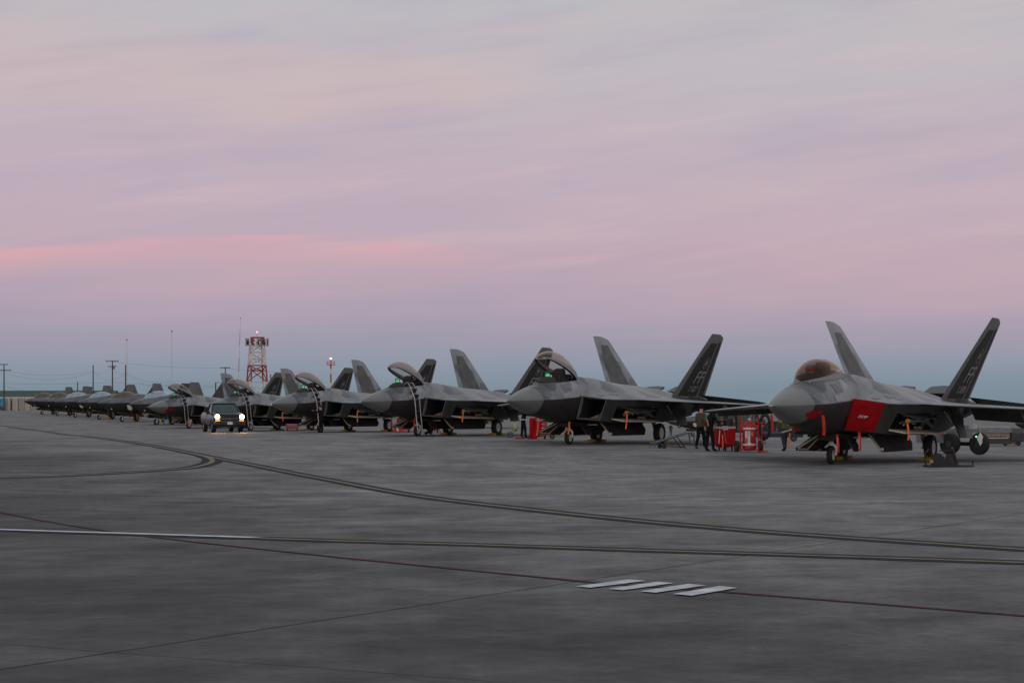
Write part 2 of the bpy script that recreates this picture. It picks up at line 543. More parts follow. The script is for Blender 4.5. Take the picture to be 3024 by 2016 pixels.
# ------------------------------------------------------------------ apron
def apron_material():
    m = bpy.data.materials.new('apron_concrete')
    m.use_nodes = True
    t = m.node_tree
    b = t.nodes['Principled BSDF']
    tcn = t.nodes.new('ShaderNodeTexCoord')
    def nz(sc, det, rough=0.6, scale=(1, 1, 1), rot=0.0, loc=(0, 0, 0)):
        mp = t.nodes.new('ShaderNodeMapping')
        mp.inputs['Scale'].default_value = scale
        mp.inputs['Rotation'].default_value = (0, 0, rot)
        mp.inputs['Location'].default_value = loc
        t.links.new(tcn.outputs['Object'], mp.inputs[0])
        n = t.nodes.new('ShaderNodeTexNoise')
        n.inputs['Scale'].default_value = sc
        n.inputs['Detail'].default_value = det
        n.inputs['Roughness'].default_value = rough
        t.links.new(mp.outputs[0], n.inputs['Vector'])
        return n.outputs[0]
    def mul(a, bb, f=1.0):
        mx = t.nodes.new('ShaderNodeMix')
        mx.data_type, mx.blend_type = 'RGBA', 'MULTIPLY'
        mx.inputs['Factor'].default_value = f
        t.links.new(a, mx.inputs[6])
        t.links.new(bb, mx.inputs[7])
        return mx.outputs[2]
    def rp(v, p0, c0, p1, c1):
        r = t.nodes.new('ShaderNodeValToRGB')
        r.color_ramp.elements[0].position, r.color_ramp.elements[1].position = p0, p1
        r.color_ramp.elements[0].color = tuple(c0) + (1,)
        r.color_ramp.elements[1].color = tuple(c1) + (1,)
        t.links.new(v, r.inputs[0])
        return r.outputs[0]
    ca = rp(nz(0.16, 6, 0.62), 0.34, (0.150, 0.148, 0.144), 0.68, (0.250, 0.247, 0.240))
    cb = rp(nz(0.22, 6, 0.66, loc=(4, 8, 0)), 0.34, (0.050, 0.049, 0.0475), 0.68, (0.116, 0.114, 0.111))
    # fall-off of light painted into the colour: pale parking row, dark foreground, noise-broken edge
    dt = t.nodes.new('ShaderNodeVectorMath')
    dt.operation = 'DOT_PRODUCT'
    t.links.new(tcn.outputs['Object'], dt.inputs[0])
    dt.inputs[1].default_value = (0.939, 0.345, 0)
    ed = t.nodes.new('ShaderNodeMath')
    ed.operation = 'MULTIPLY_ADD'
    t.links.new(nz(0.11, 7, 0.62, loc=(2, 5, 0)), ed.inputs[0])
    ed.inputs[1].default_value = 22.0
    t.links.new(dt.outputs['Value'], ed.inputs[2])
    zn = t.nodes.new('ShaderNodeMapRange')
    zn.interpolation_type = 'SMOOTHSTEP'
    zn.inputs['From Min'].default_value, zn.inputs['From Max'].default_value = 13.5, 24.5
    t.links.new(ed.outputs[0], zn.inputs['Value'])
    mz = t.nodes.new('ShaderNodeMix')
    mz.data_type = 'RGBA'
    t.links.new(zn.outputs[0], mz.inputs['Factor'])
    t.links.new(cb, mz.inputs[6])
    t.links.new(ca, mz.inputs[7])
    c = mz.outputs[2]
    c = mul(c, rp(nz(0.9, 8, 0.68), 0.36, (0.62, 0.62, 0.62), 0.64, (1.28, 1.28, 1.28)))
    c = mul(c, rp(nz(0.30, 4, 0.6, (1, 0.22, 1), R(32)), 0.36, (0.74, 0.73, 0.72), 0.55, (1, 1, 1)), 0.8)     # tyre and drag marks
    c = mul(c, rp(nz(7.0, 6, 0.7), 0.32, (0.76, 0.76, 0.76), 0.68, (1.2, 1.2, 1.2)), 0.9)
    c = mul(c, rp(nz(0.55, 3, 0.5, loc=(9, 3, 0)), 0.24, (0.62, 0.58, 0.54), 0.34, (1, 1, 1)), 0.8)           # oil stains
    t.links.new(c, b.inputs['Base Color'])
    rr = t.nodes.new('ShaderNodeMapRange')
    rr.inputs['To Min'].default_value, rr.inputs['To Max'].default_value = 0.55, 0.82
    t.links.new(nz(0.35, 6), rr.inputs['Value'])
    t.links.new(rr.outputs[0], b.inputs['Roughness'])
    b.inputs['Specular IOR Level'].default_value = 0.12
    bp = t.nodes.new('ShaderNodeBump')
    bp.inputs['Strength'].default_value = 0.55
    bp.inputs['Distance'].default_value = 0.012
    hs = t.nodes.new('ShaderNodeMath')
    hs.operation = 'MULTIPLY_ADD'
    t.links.new(nz(4.0, 6, 0.7), hs.inputs[0])
    hs.inputs[1].default_value = 2.0
    t.links.new(nz(28, 5, 0.7), hs.inputs[2])
    t.links.new(hs.outputs[0], bp.inputs['Height'])
    t.links.new(bp.outputs[0], b.inputs['Normal'])
    MATS['apron'] = m
    return m
apron_material()
def grid_axis(spans):
    xs = []
    for a, b, st in spans:
        n = max(1, round((b - a) / st))
        xs += [a + (b - a) * i / n for i in range(n)]
    return xs + [spans[-1][1]]
gx = grid_axis([(-5000, -1000, 1000), (-1000, -200, 50), (-200, -40, 8), (-40, 40, 2), (40, 200, 8), (200, 1000, 50), (1000, 5000, 1000)])
gy = grid_axis([(-2000, -200, 600), (-200, -20, 30), (-20, 4, 6), (4, 180, 2), (180, 420, 6), (420, 1000, 30), (1000, 6000, 1000)])
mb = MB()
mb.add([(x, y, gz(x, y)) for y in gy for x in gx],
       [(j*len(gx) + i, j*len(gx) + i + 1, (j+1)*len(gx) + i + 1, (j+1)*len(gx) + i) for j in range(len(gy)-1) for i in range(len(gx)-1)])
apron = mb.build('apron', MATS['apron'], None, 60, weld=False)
apron['kind'] = 'structure'

# ------------------------------------------------------------------ painted markings and joints
mat('paint_yellow', (0.18, 0.148, 0.088), 0.7, 0, 0.35, 3, spec=0.2)
mat('paint_black', (0.026, 0.029, 0.035), 0.85, 0, 0.3, 3, spec=0.08)
mat('paint_white', (0.52, 0.555, 0.59), 0.75, 0, 0.3, 5)
mat('paint_red', (0.078, 0.022, 0.021), 0.8, 0, 0.35, 2.5, spec=0.1)
mat('joint', (0.022, 0.0215, 0.021), 0.95, 0, 0.5, 2, spec=0.1)
def resample(pts, step):
    out = [pts[0]]
    P = [pts[0]] + list(pts) + [pts[-1]]
    for i in range(1, len(P) - 2):
        a, b, c, d = P[i-1], P[i], P[i+1], P[i+2]
        n = max(1, int((Vector(c) - Vector(b)).length / step))
        for k in range(1, n + 1):
            u = k / n
            out.append(tuple(0.5 * ((2*b[q]) + (-a[q] + c[q])*u + (2*a[q] - 5*b[q] + 4*c[q] - d[q])*u*u + (-a[q] + 3*b[q] - 3*c[q] + d[q])*u**3) for q in (0, 1)))
    return out
def stripe(name, line, width, m, off, lift):
    """a painted band along a ground line, off to its side, following the apron"""
    vs, K = [], len(line)
    cols = 3
    for i, p in enumerate(line):
        a, b = line[max(0, i-1)], line[min(K-1, i+1)]
        tx, ty = b[0]-a[0], b[1]-a[1]
        l = math.hypot(tx, ty) or 1
        nx, ny = -ty / l, tx / l
        for k in range(cols):
            o = off + width * (k / (cols - 1) - 0.5)
            x, y = p[0] + nx * o, p[1] + ny * o
            vs.append((x, y, gz(x, y) + lift))
    fs = [(i*cols + k, i*cols + k + 1, (i+1)*cols + k + 1, (i+1)*cols + k) for i in range(K-1) for k in range(cols-1)]
    return MB().add(vs, fs).build(name, m, apron, 0)
def gline(px, step=0.8):
    return resample([tuple(G(x, y)[:2]) for x, y in px], step)
taxi = gline([(-160, 1238), (0, 1256.5), (127.5, 1273), (255, 1288), (361, 1302), (468, 1319), (553, 1335), (638, 1352), (765, 1376.5), (893, 1402), (1000, 1422), (1215, 1461),
              (1430, 1489), (1731, 1522), (2076, 1555), (2463, 1585), (3024, 1622), (3250, 1636)])
branch = gline([(-160, 1415), (0, 1411), (170, 1406), (340, 1397), (468, 1389), (553, 1382), (604, 1372), (627, 1361.6), (616, 1351), (580, 1341), (520, 1328.5)], 0.5)
lead = gline([(748, 1588), (1000, 1597), (1430, 1609), (1860, 1623.5), (2205, 1634), (3024, 1661), (3250, 1668)])
white = gline([(-200, 1557.5), (0, 1564), (383, 1576), (752, 1588)])
redl = gline([(-160, 1478), (0, 1512.5), (127, 1538), (255, 1559), (383, 1578), (510, 1593), (680, 1612), (850, 1630), (1000, 1646), (1602, 1705.5), (1749, 1720), (2119, 1747), (2463, 1774), (3024, 1819), (3250, 1836)])
for ln, lift in ((taxi, 0.004), (branch, 0.003), (lead, 0.004)):
    stripe('black_border', ln, 0.62, MATS['paint_black'], 0, lift)
    stripe('yellow_line', ln, 0.15, MATS['paint_yellow'], 0, lift + 0.003 + (0.0008 if ln is branch else 0))
stripe('black_border', white, 0.50, MATS['paint_black'], -0.12, 0.004)
stripe('white_line', white, 0.22, MATS['paint_white'], 0.02, 0.010)
stripe('red_line', redl, 0.07, MATS['paint_red'], 0, 0.0085)
Z8 = lambda q: (1680 + q[0] / 4.2, 1660 + q[1] / 4.2)
for q in ([(85, 308), (740, 222), (955, 240), (270, 325)], [(490, 340), (1100, 250), (1300, 268), (670, 357)],
          [(880, 370), (1480, 278), (1700, 297), (1075, 387)], [(1290, 403), (1870, 305), (2090, 327), (1520, 425)]):
    c = [G(*Z8(v)) for v in q]
    vs, n = [], 6
    for i in range(n + 1):
        for k in range(n + 1):
            u, v = i / n, k / n
            pt = (c[0]*(1-u) + c[1]*u)*(1-v) + (c[3]*(1-u) + c[2]*u)*v
            vs.append((pt.x, pt.y, gz(pt.x, pt.y) + 0.0115))
    MB().add(vs, [(i*(n+1)+k, i*(n+1)+k+1, (i+1)*(n+1)+k+1, (i+1)*(n+1)+k) for i in range(n) for k in range(n)]).build('hash_bar', MATS['paint_white'], apron, 0)
jd, jp = Vector((0.527, 0.850)), Vector((-0.850, 0.527))       # slab joints run with the parking direction
j0 = Vector((-3.2, 12.07))
for k in range(-3, 12):
    o = j0 + jp * k * 7.6
    ln = [tuple(o + jd * s) for s in [x * 2.0 for x in range(-20, 60)] if (o + jd * s).y > 5]
    if len(ln) > 2: stripe('slab_joint', ln, 0.014 if k == 0 else 0.008, MATS['joint'], 0, 0.002)
for k in range(-2, 10):
    o = j0 + jd * (k * 7.6 + 1.0)
    ln = [tuple(o + jp * s) for s in [x * 2.0 for x in range(-40, 50)] if (o + jp * s).y > 5]
    if len(ln) > 2: stripe('slab_joint', ln, 0.007, MATS['joint'], 0, 0.0015)

# ------------------------------------------------------------------ twin-tail fighter (nose wheel contact at the origin, nose along +x)
NS = 5.63                                                     # nose to nose wheel
def P(s, y, z):
    return Vector((NS - s, y, z))
def lerp_tab(tab, s):
    if s <= tab[0][0]: return tab[0][1:]
    for a, b in zip(tab, tab[1:]):
        if s <= b[0]:
            u = (s - a[0]) / (b[0] - a[0])
            return tuple(p + (q - p) * u for p, q in zip(a[1:], b[1:]))
    return tab[-1][1:]
def smooth_tab(tab):
    cols_ = [pchip([r[0] for r in tab], [r[k] for r in tab]) for k in range(1, len(tab[0]))]
    return lambda s: tuple(c(s) for c in cols_)
def full_ring(half):
    """half: points from top centre to bottom centre on +y; mirrored to a closed ring"""
    return half + [Vector((p.x, -p.y, p.z)) for p in half[-2:0:-1]]
def wheel(parent, c, r, wdt, rim_r, axis=(0, 1, 0), rim='white_metal'):
    h = wdt / 2
    ty = MB().lathe([(-h*0.55, rim_r), (-h*0.9, rim_r*1.06), (-h, (rim_r + r)/2), (-h*0.88, r*0.94), (-h*0.5, r), (h*0.5, r), (h*0.88, r*0.94), (h, (rim_r + r)/2), (h*0.9, rim_r*1.06), (h*0.55, rim_r)], c, axis, 24).build('tyre', MATS['rubber'], parent)
    m = MB().lathe([(-h*0.75, rim_r*0.99), (-h*0.4, rim_r*0.85), (-h*0.35, 0.02), (h*0.35, 0.02), (h*0.4, rim_r*0.85), (h*0.75, rim_r*0.99)], c, axis, 20)
    ax = Vector(axis).normalized()
    a = Vector((0, 0, 1)).cross(ax).normalized()
    bz = ax.cross(a)
    for k in range(8):
        th = 2*math.pi*k/8
        d = a * math.cos(th) + bz * math.sin(th)
        for sg in (-1, 1):
            m.tube([Vector(c) + ax*sg*h*0.5 + d*rim_r*0.2, Vector(c) + ax*sg*h*0.62 + d*rim_r*0.88], rim_r*0.09, 5)
    m.lathe([(-h*0.7, 0), (-h*0.7, rim_r*0.22), (h*0.7, rim_r*0.22), (h*0.7, 0)], c, axis, 12)
    m.build('rim', MATS[rim], parent)
    return ty
FW = smooth_tab([(0, 0.012, 1.885, 1.900, 1.870), (0.25, 0.20, 1.89, 2.02, 1.765), (0.6, 0.345, 1.895, 2.135, 1.65), (1.1, 0.505, 1.905, 2.27, 1.51), (1.9, 0.71, 1.93, 2.45, 1.345), (2.8, 0.90, 1.965, 2.62, 1.20),
                 (3.6, 0.97, 2.01, 2.76, 1.09), (4.4, 1.01, 2.06, 2.88, 1.02), (5.2, 1.03, 2.08, 2.98, 0.97), (5.8, 1.04, 2.09, 3.03, 0.93), (6.8, 1.05, 2.09, 2.95, 0.91), (7.6, 1.05, 2.05, 2.84, 0.90), (9, 1.05, 2.0, 2.6, 0.90), (12.2, 1.0, 1.9, 2.3, 0.92), (14.5, 0.9, 1.85, 2.2, 1.15)])
CAN = smooth_tab([(2.78, 0.06, 2.635, 2.66, 2.69), (2.947, 0.27, 2.66, 2.715, 2.87), (3.249, 0.43, 2.68, 2.775, 3.11), (3.628, 0.52, 2.7, 2.835, 3.29), (4.082, 0.565, 2.73, 2.9, 3.395), (4.536, 0.565, 2.755, 2.955, 3.395), (4.99, 0.52, 2.78, 3.0, 3.32), (5.369, 0.445, 2.805, 3.03, 3.21), (5.747, 0.33, 2.85, 3.06, 3.095)])
C0, C1 = 2.92, 5.62
def fw_half(s):
    yc, zc, zt, zb = FW(s)
    dt, db = zt - zc, zc - zb
    t1, t2 = (0.46, 0.90), (0.78, 0.50)
    if 2.6 < s < 5.9:                                        # cockpit sill follows the canopy footprint
        cw, cb = CAN(min(max(s, 2.79), 5.74))[:2]
        sill = (cw + 0.035, cb - 0.01)
        p1 = (sill[0], sill[1])
        u = 0.5
        p2 = (sill[0] + (yc - sill[0]) * 0.55, sill[1] + (zc - sill[1]) * 0.40)
        p0 = (0, max(sill[1] + 0.01, zt if (s < C0 or s > C1) else sill[1]))
    else:
        p0, p1, p2 = (0, zt), (yc*t1[0], zc + dt*t1[1]), (yc*t2[0], zc + dt*t2[1])
    pts = [p0, p1, p2, (yc, zc + 0.012), (yc, zc - 0.012), (yc*0.84, zc - db*0.42), (yc*0.60, zc - db*0.82), (yc*0.30, zb + db*0.03), (0, zb)]
    return [P(s, y, z) for y, z in pts]
def frange(a, b, n):
    return [a + (b - a) * i / n for i in range(n + 1)]
def ub_tab():
    return smooth_tab([(4.68, 1.05, 2.12, 2.15), (5.2, 1.43, 2.05, 2.3), (5.7, 1.80, 1.985, 2.55), (6.3, 2.04, 1.955, 2.88), (6.8, 2.23, 1.95, 2.94), (7.4, 2.46, 1.955, 2.90), (8.2, 2.47, 1.965, 2.82), (10, 2.44, 1.97, 2.70), (12, 2.40, 1.97, 2.62), (14.0, 2.30, 1.97, 2.50), (15.6, 2.05, 1.95, 2.34)])
UB = ub_tab()
BAY0, BAY1 = 6.5, 10.3
def lip(sg):
    return [P(4.72, 1.075*sg, 2.11), P(5.7, 1.795*sg, 1.972), P(5.95, 1.34*sg, 1.05), P(5.0, 0.68*sg, 1.13)]     # TI TO BO BI
NAC = smooth_tab([(6.5, 1.05, 2.05, 2.10, 1.94, 1.58, 0.98, 0.76, 0.98), (7.4, 1.05, 2.03, 2.42, 1.935, 1.78, 0.94, 0.80, 0.93), (10.3, 1.0, 2.0, 2.42, 1.92, 1.88, 0.93, 0.8, 0.92), (13, 1.0, 2.0, 2.32, 1.93, 1.80, 1.02, 0.8, 1.0), (15.6, 0.9, 2.1, 1.98, 1.95, 1.55, 1.25, 0.7, 1.25)])
def nac_ring(s, sg):
    a = NAC(s)
    TI, TO, BO, BI = (P(s, a[k]*sg, a[k+1]) for k in (0, 2, 4, 6))
    return [TI, TO, TO.lerp(BO, 0.30), TO.lerp(BO, 0.86), BO, BI]
FIN_R = dict(s0=13.1, s1=17.15, y=1.56, z=2.10, t0=14.42, t1=15.95, H=3.36)
def fin_pt(a, b, sg, off=0.0):
    """a: station aft, b: distance up the fin, off: outboard"""
    c = R(27.5)
    return P(a, sg * (FIN_R['y'] + b*math.sin(c) + off*math.cos(c)), FIN_R['z'] + b*math.cos(c) - off*math.sin(c))
def fin_edge_s(b, u):
    k = b / FIN_R['H']
    a0 = FIN_R['s0'] + (FIN_R['t0'] - FIN_R['s0'])*k
    a1 = FIN_R['s1'] + (FIN_R['t1'] - FIN_R['s1'])*k
    return a0 + (a1 - a0)*u
def aerofoil_quad(fpt, rows, th, n=8):
    """rows: (b, a0, a1, thickness) spanwise; fpt(a, b, off) -> point; returns loft rings"""
    rings = []
    for b, a0, a1, tk in rows:
        up, lo = [], []
        for i in range(n + 1):
            u = i / n
            hh = tk * (u**0.7 * (1 - u) * 2.0 + 0.02)
            up.append(fpt(a0 + (a1 - a0)*u, b, hh))
            lo.append(fpt(a0 + (a1 - a0)*u, b, -hh))
        rings.append(up + lo[-2:0:-1])
    return rings
def make_twin_fighter():
    root = empty('twin_engine_fighter')
    m = MATS
    # radome and forward fuselage
    rings = [full_ring(fw_half(s)) for s in (0, 0.08, 0.16, 0.25, 0.4, 0.6, 0.85, 1.1, 1.5, 1.9)]
    MB().loft(rings, cap0=True).build('radome', m['radome'], root, 48)
    MB().tube([P(0.05, 0, 1.887), P(-0.22, 0, 1.88)], [0.02, 0.012], 6).build('nose_probe', m['white_metal'], root)
    st = sorted(set([1.9, 2.0, 2.1, 2.2, 2.3, 2.4, 2.5, 2.6, 2.69, 2.78, C0] + frange(C0, C1, 26) + [5.75, 6.0, 6.4, 6.8, 7.2, 7.6, 8.3, 9, 10.5, 12.2, 14.5]))
    rings = [full_ring(fw_half(s)) for s in st]
    n = len(rings[0])
    fus = MB()
    def skip(i, k):
        return C0 - 1e-6 <= st[i] < C1 - 1e-6 and k in (0, n - 1)
    for i in range(len(rings) - 1):
        for k in range(n):
            if skip(i, k): continue
            kk = (k + 1) % n
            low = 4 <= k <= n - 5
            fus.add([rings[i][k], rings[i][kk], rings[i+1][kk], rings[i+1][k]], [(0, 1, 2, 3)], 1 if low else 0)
    fus.build('fuselage', [m['jet_paint'], m['jet_belly']], root, 46)
    # broad back with the chine edge
    prof = [(0, 1.0), (0.14, 0.985), (0.28, 0.90), (0.45, 0.66), (0.62, 0.39), (0.80, 0.16), (0.93, 0.04), (1.0, 0.0)]
    rings = []
    for s in (4.68, 4.95, 5.2, 5.45, 5.7, 6.0, 6.3, 6.6, 7.0, 7.4, 7.8, 8.2, 9, 10, 11, 12, 13, 14, 14.8, 15.6):
        ye, ze, zt = UB(s)
        rings.append(full_ring([P(s, ye*a, ze + 0.012 + (zt - ze)*b) for a, b in prof] + [P(s, ye, ze - 0.02), P(s, ye*0.6, ze - 0.03), P(s, 0, ze - 0.03)]))
    MB().loft(rings, cap0=True, cap1=True).build('upper_fuselage', m['jet_paint'], root, 30)
    for sg in (1, -1):
        # intake nacelle
        l4 = lip(sg)
        r0 = [l4[0], l4[1], l4[1].lerp(l4[2], 0.30), l4[1].lerp(l4[2], 0.86), l4[2], l4[3]]
        sts = [6.2, BAY0, 7.4, 8.2, 9.2, BAY1, 11.5, 13, 15.6]
        r59 = [a.lerp(b, 0.5) for a, b in zip(r0, nac_ring(BAY0, sg))]
        rings = [r0, r59] + [nac_ring(s, sg) for s in sts[1:]]
        na = MB()
        nn = 6
        for i in range(len(rings) - 1):
            inbay = 2 <= i < 6
            if 1 <= i:
                s_a = sts[i-1]
                inbay = BAY0 - 1e-6 <= s_a < BAY1 - 1e-6
            else: inbay = False
            for k in range(nn):
                if inbay and k == 2: continue
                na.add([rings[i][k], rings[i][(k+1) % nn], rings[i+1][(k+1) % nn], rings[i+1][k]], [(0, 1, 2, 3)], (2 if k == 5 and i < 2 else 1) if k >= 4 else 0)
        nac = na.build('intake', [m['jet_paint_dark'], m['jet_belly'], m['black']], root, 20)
        cc = sum(l4, Vector()) / 4
        inn = [c.lerp(cc, 0.055) for c in l4]
        li = MB()
        for k in range(4):
            li.add([l4[k], l4[(k+1) % 4], inn[(k+1) % 4], inn[k]], [(0, 1, 2, 3)])
        li.build('lip', m['edge_light'], nac, 20)
        d1 = [c + Vector((-0.9, -0.06*sg, 0.03)) for c in inn]
        d2 = [c.lerp(cc + Vector((-2.2, -0.25*sg, 0.1)), 0.35) + Vector((-1.3, -0.12*sg, 0.05)) for c in inn]
        MB().loft([inn, d1], closed=True).build('duct', m['duct'], nac, 0)
        MB().loft([d1, d2], closed=True, cap1=True).build('duct_throat', m['duct_deep'], nac, 0)
        fw_ = Vector((0.04, 0, 0))
        a_, b_ = d1[2], d1[2].lerp(d1[1], 0.62)
        c_ = b_.lerp(d1[3], 0.34)
        MB().add([v + fw_ for v in (a_, b_, b_.lerp(c_, 0.7) + Vector((0.1, 0, -0.02)), c_ + Vector((0.2, 0, -0.16)), d1[2].lerp(d1[3], 0.62) + Vector((0.3, 0, 0.01)), d1[2].lerp(d1[3], 0.3) + Vector((0.3, 0, 0.01)))], [(0, 1, 2, 3, 4, 5)]).build('duct_liner', m['duct_patch'], nac, 0)
        # side weapon bay
        bay = MB()
        a, b = nac_ring(BAY0, sg), nac_ring(BAY1, sg)
        inw = Vector((0, -0.62*sg, 0))
        A, B_, C_, D_ = a[2], a[3], b[3], b[2]
        A2, B2, C2, D2 = A + inw, B_ + inw*0.6, C_ + inw*0.6, D_ + inw
        bay.add([A, B_, C_, D_, A2, B2, C2, D2], [(4, 5, 6, 7), (0, 4, 7, 3), (1, 2, 6, 5), (0, 1, 5, 4), (3, 7, 6, 2)])
        bo = bay.build('side_bay', m['duct_deep'], root, 0)
        rnd = random.Random(3)
        cl = MB()
        for k in range(16):
            s_ = rnd.uniform(BAY0 + 0.1, BAY1 - 0.1)
            y_ = (NAC(s_)[2]*0.86 - rnd.uniform(0.15, 0.5))*sg
            z_ = rnd.uniform(1.16, 1.6)
            s2 = min(max(s_ + rnd.uniform(-0.7, 0.7), BAY0 + 0.1), BAY1 - 0.1)
            cl.tube([P(s_, y_, z_), P(s2, y_ + 0.08*sg, min(1.6, max(1.16, z_ + rnd.uniform(-0.25, 0.25))))], rnd.uniform(0.02, 0.05), 6)
        cl.build('bay_plumbing', m['tan_bay'], bo)['kind'] = 'stuff'
        up = MB()
        ua, ud = A.lerp(D_, 0.06), A.lerp(D_, 0.78)
        out = Vector((0, 0.42*sg, -0.16))
        up.plate([ua, ud, ud + out*0.95 + Vector((0.22, 0, 0)), ua + out + Vector((-0.35, 0, 0))], Vector((0, 0.36*sg, 1)), 0.035)
        up.build('bay_door', m['jet_belly'], root, 0)
        for t_ in (0.25, 0.45, 0.65):
            pc = A.lerp(D_, t_) + out*0.8 + Vector((0, 0, -0.04))
            MB().box(pc, (0.07, 0.05, 0.05)).build('door_latch', m['cream'], bo, 0)
        lo_ = MB()
        ba, bd = B_.lerp(C_, 0.0), B_.lerp(C_, 0.92)
        out2 = Vector((0, 0.46*sg, -0.10))
        lo_.plate([ba, bd, bd + out2, ba + out2 + Vector((-0.28, 0, 0))], Vector((0, 0.2*sg, 1)), 0.05)
        lo_.build('bay_door', m['cream'], root, 0)
        # missile on its swung-out rail
        mi = MB()
        y0 = 2.16*sg
        mi.lathe([(0, 0.0), (0.06, 0.045), (0.14, 0.064), (2.85, 0.064), (2.86, 0.05), (2.9, 0)], P(6.85, y0, 1.40), (-1, -0.035*sg, 0.01), 12)
        fi = mi
        for th in (45, 135, 225, 315):
            d = Vector((0, math.cos(R(th)), math.sin(R(th))))
            for s_, l1, hgt in ((9.05, 0.55, 0.27), (7.35, 0.22, 0.13)):
                b0 = P(s_, y0 - 0.06*sg, 1.41) + d*0.05
                fi.plate([b0, b0 + Vector((-l1, 0, 0)), b0 + Vector((-l1, 0, 0)) + d*hgt, b0 + Vector((-l1*0.4, 0, 0)) + d*hgt], d.cross(Vector((1, 0, 0))), 0.012)
        mi.build('missile', m['missile'], bo)
        MB().lathe([(-0.09, 0.06), (-0.08, 0.078), (0.02, 0.082), (0.07, 0.065), (0.085, 0.0)], P(6.93, y0, 1.40), (1, 0, 0), 12).build('seeker_cover', m['yellow'], bo)
        for s_ in (8.0, 7.2):
            MB().tube([P(s_, y0 - 0.05*sg, 1.45), P(s_ + 0.4, 1.7*sg, 1.55)], 0.04, 6).build('launch_arm', m['dark_steel'], bo)
        # main weapon bay door hanging below the belly
        bd_ = MB()
        y1 = 0.86*sg
        bd_.plate([P(7.3, y1, 0.95), P(11.3, y1, 0.95), P(11.45, y1 + 0.16*sg, 0.62), P(11.1, y1 + 0.27*sg, 0.37), P(7.75, y1 + 0.27*sg, 0.37), P(7.35, y1 + 0.10*sg, 0.70)], Vector((0, 1, 0.45*sg)), 0.04)
        bd_.build('bay_door', m['jet_belly'], root, 0)
        MB().tube([P(7.15, y1*0.9, 0.98), P(7.45, y1 + 0.22*sg, 0.47)], 0.035, 6).tube([P(7.45, y1 + 0.30*sg, 0.47), P(7.75, y1 + 0.20*sg, 0.41)], 0.05, 6).build('door_actuator', m['cream'], root)
        # wing
        def wpt(a_, b_, off):
            return P(a_, sg*b_, 1.962 - (b_ - 2.4)*0.0568 + off)
        rows = []
        for b_ in (2.28, 2.53, 3.3, 4.2, 5.1, 6.0, 6.55, 6.78):
            le = 7.2 + (b_ - 2.46)*0.90 + 0.2 if b_ > 2.5 else 7.45
            te = 14.05 - (b_ - 2.3)*0.306
            if b_ > 6.6: le, te = 11.35, 12.45
            rows.append((b_, le, te - (0.85 if 2.5 < b_ < 6.6 else 0), 0.055*(te - le)*0.30 + 0.012))
        MB().loft(aerofoil_quad(wpt, rows, 0, 10), cap1=True, cap0=True).build('wing', m['jet_paint'], root, 30)
        for b0, b1, drop in ((2.66, 4.55, 0.52 if sg > 0 else 0.22), (4.60, 6.42, 0.44 if sg > 0 else 0.18)):                          # drooped trailing-edge surfaces
            fr_ = []
            for b_ in (b0, b1):
                te = 14.05 - (b_ - 2.3)*0.306
                zz_ = wpt(0, b_, 0).z
                fr_.append([P(te - 0.95, sg*b_, zz_ + 0.03), P(te - 0.55, sg*b_, zz_ - 0.10), P(te - 0.12, sg*b_, zz_ - drop), P(te - 0.14, sg*b_, zz_ - drop - 0.02), P(te - 0.75, sg*b_, zz_ - 0.20), P(te - 0.98, sg*b_, zz_ - 0.05)])
            MB().loft(fr_, cap0=True, cap1=True).build('flap', m['jet_paint_dark'], root, 30)
        fl = MB()
        rr = []
        for b_ in (2.75, 4.0, 5.2, 6.5):
            le = 7.4 + (b_ - 2.46)*0.885
            te = 14.05 - (b_ - 2.3)*0.306
            tk = 0.055*(te - le)*0.30 + 0.012
            c_ = 0.12*(te - le)**0.6
            hh = tk*(0.1**0.7*0.9*2 + 0.02)
            rr.append([wpt(le - 0.015, b_, -0.004), wpt(le - 0.005, b_, 0.01), wpt(le + c_*0.5, b_, hh*0.9 + 0.012), wpt(le + c_, b_, hh*1.55 + 0.008), wpt(le + c_, b_, 0.0)])
        fl.loft(rr, cap0=True, cap1=True).build('leading_edge_flap', m['edge_light'], root, 30)
        # vertical fin with framed dark panel
        H = FIN_R['H']
        def fpt(a_, b_, off): return fin_pt(a_, b_, sg, off)
        rows = [(b_, fin_edge_s(b_, 0), fin_edge_s(b_, 1) - (0.5*max(0, (b_ - H*0.94)/(H*0.06))**1.5), 0.055*(1 - 0.4*b_/H)) for b_ in (0, H*0.3, H*0.6, H*0.9, H*0.95, H*0.975, H)]
        fin = MB().loft(aerofoil_quad(fpt, rows, 0, 8), cap0=True, cap1=True).build('tail_fin', m['fin_edge'] if sg > 0 else m['jet_paint'], root, 30)
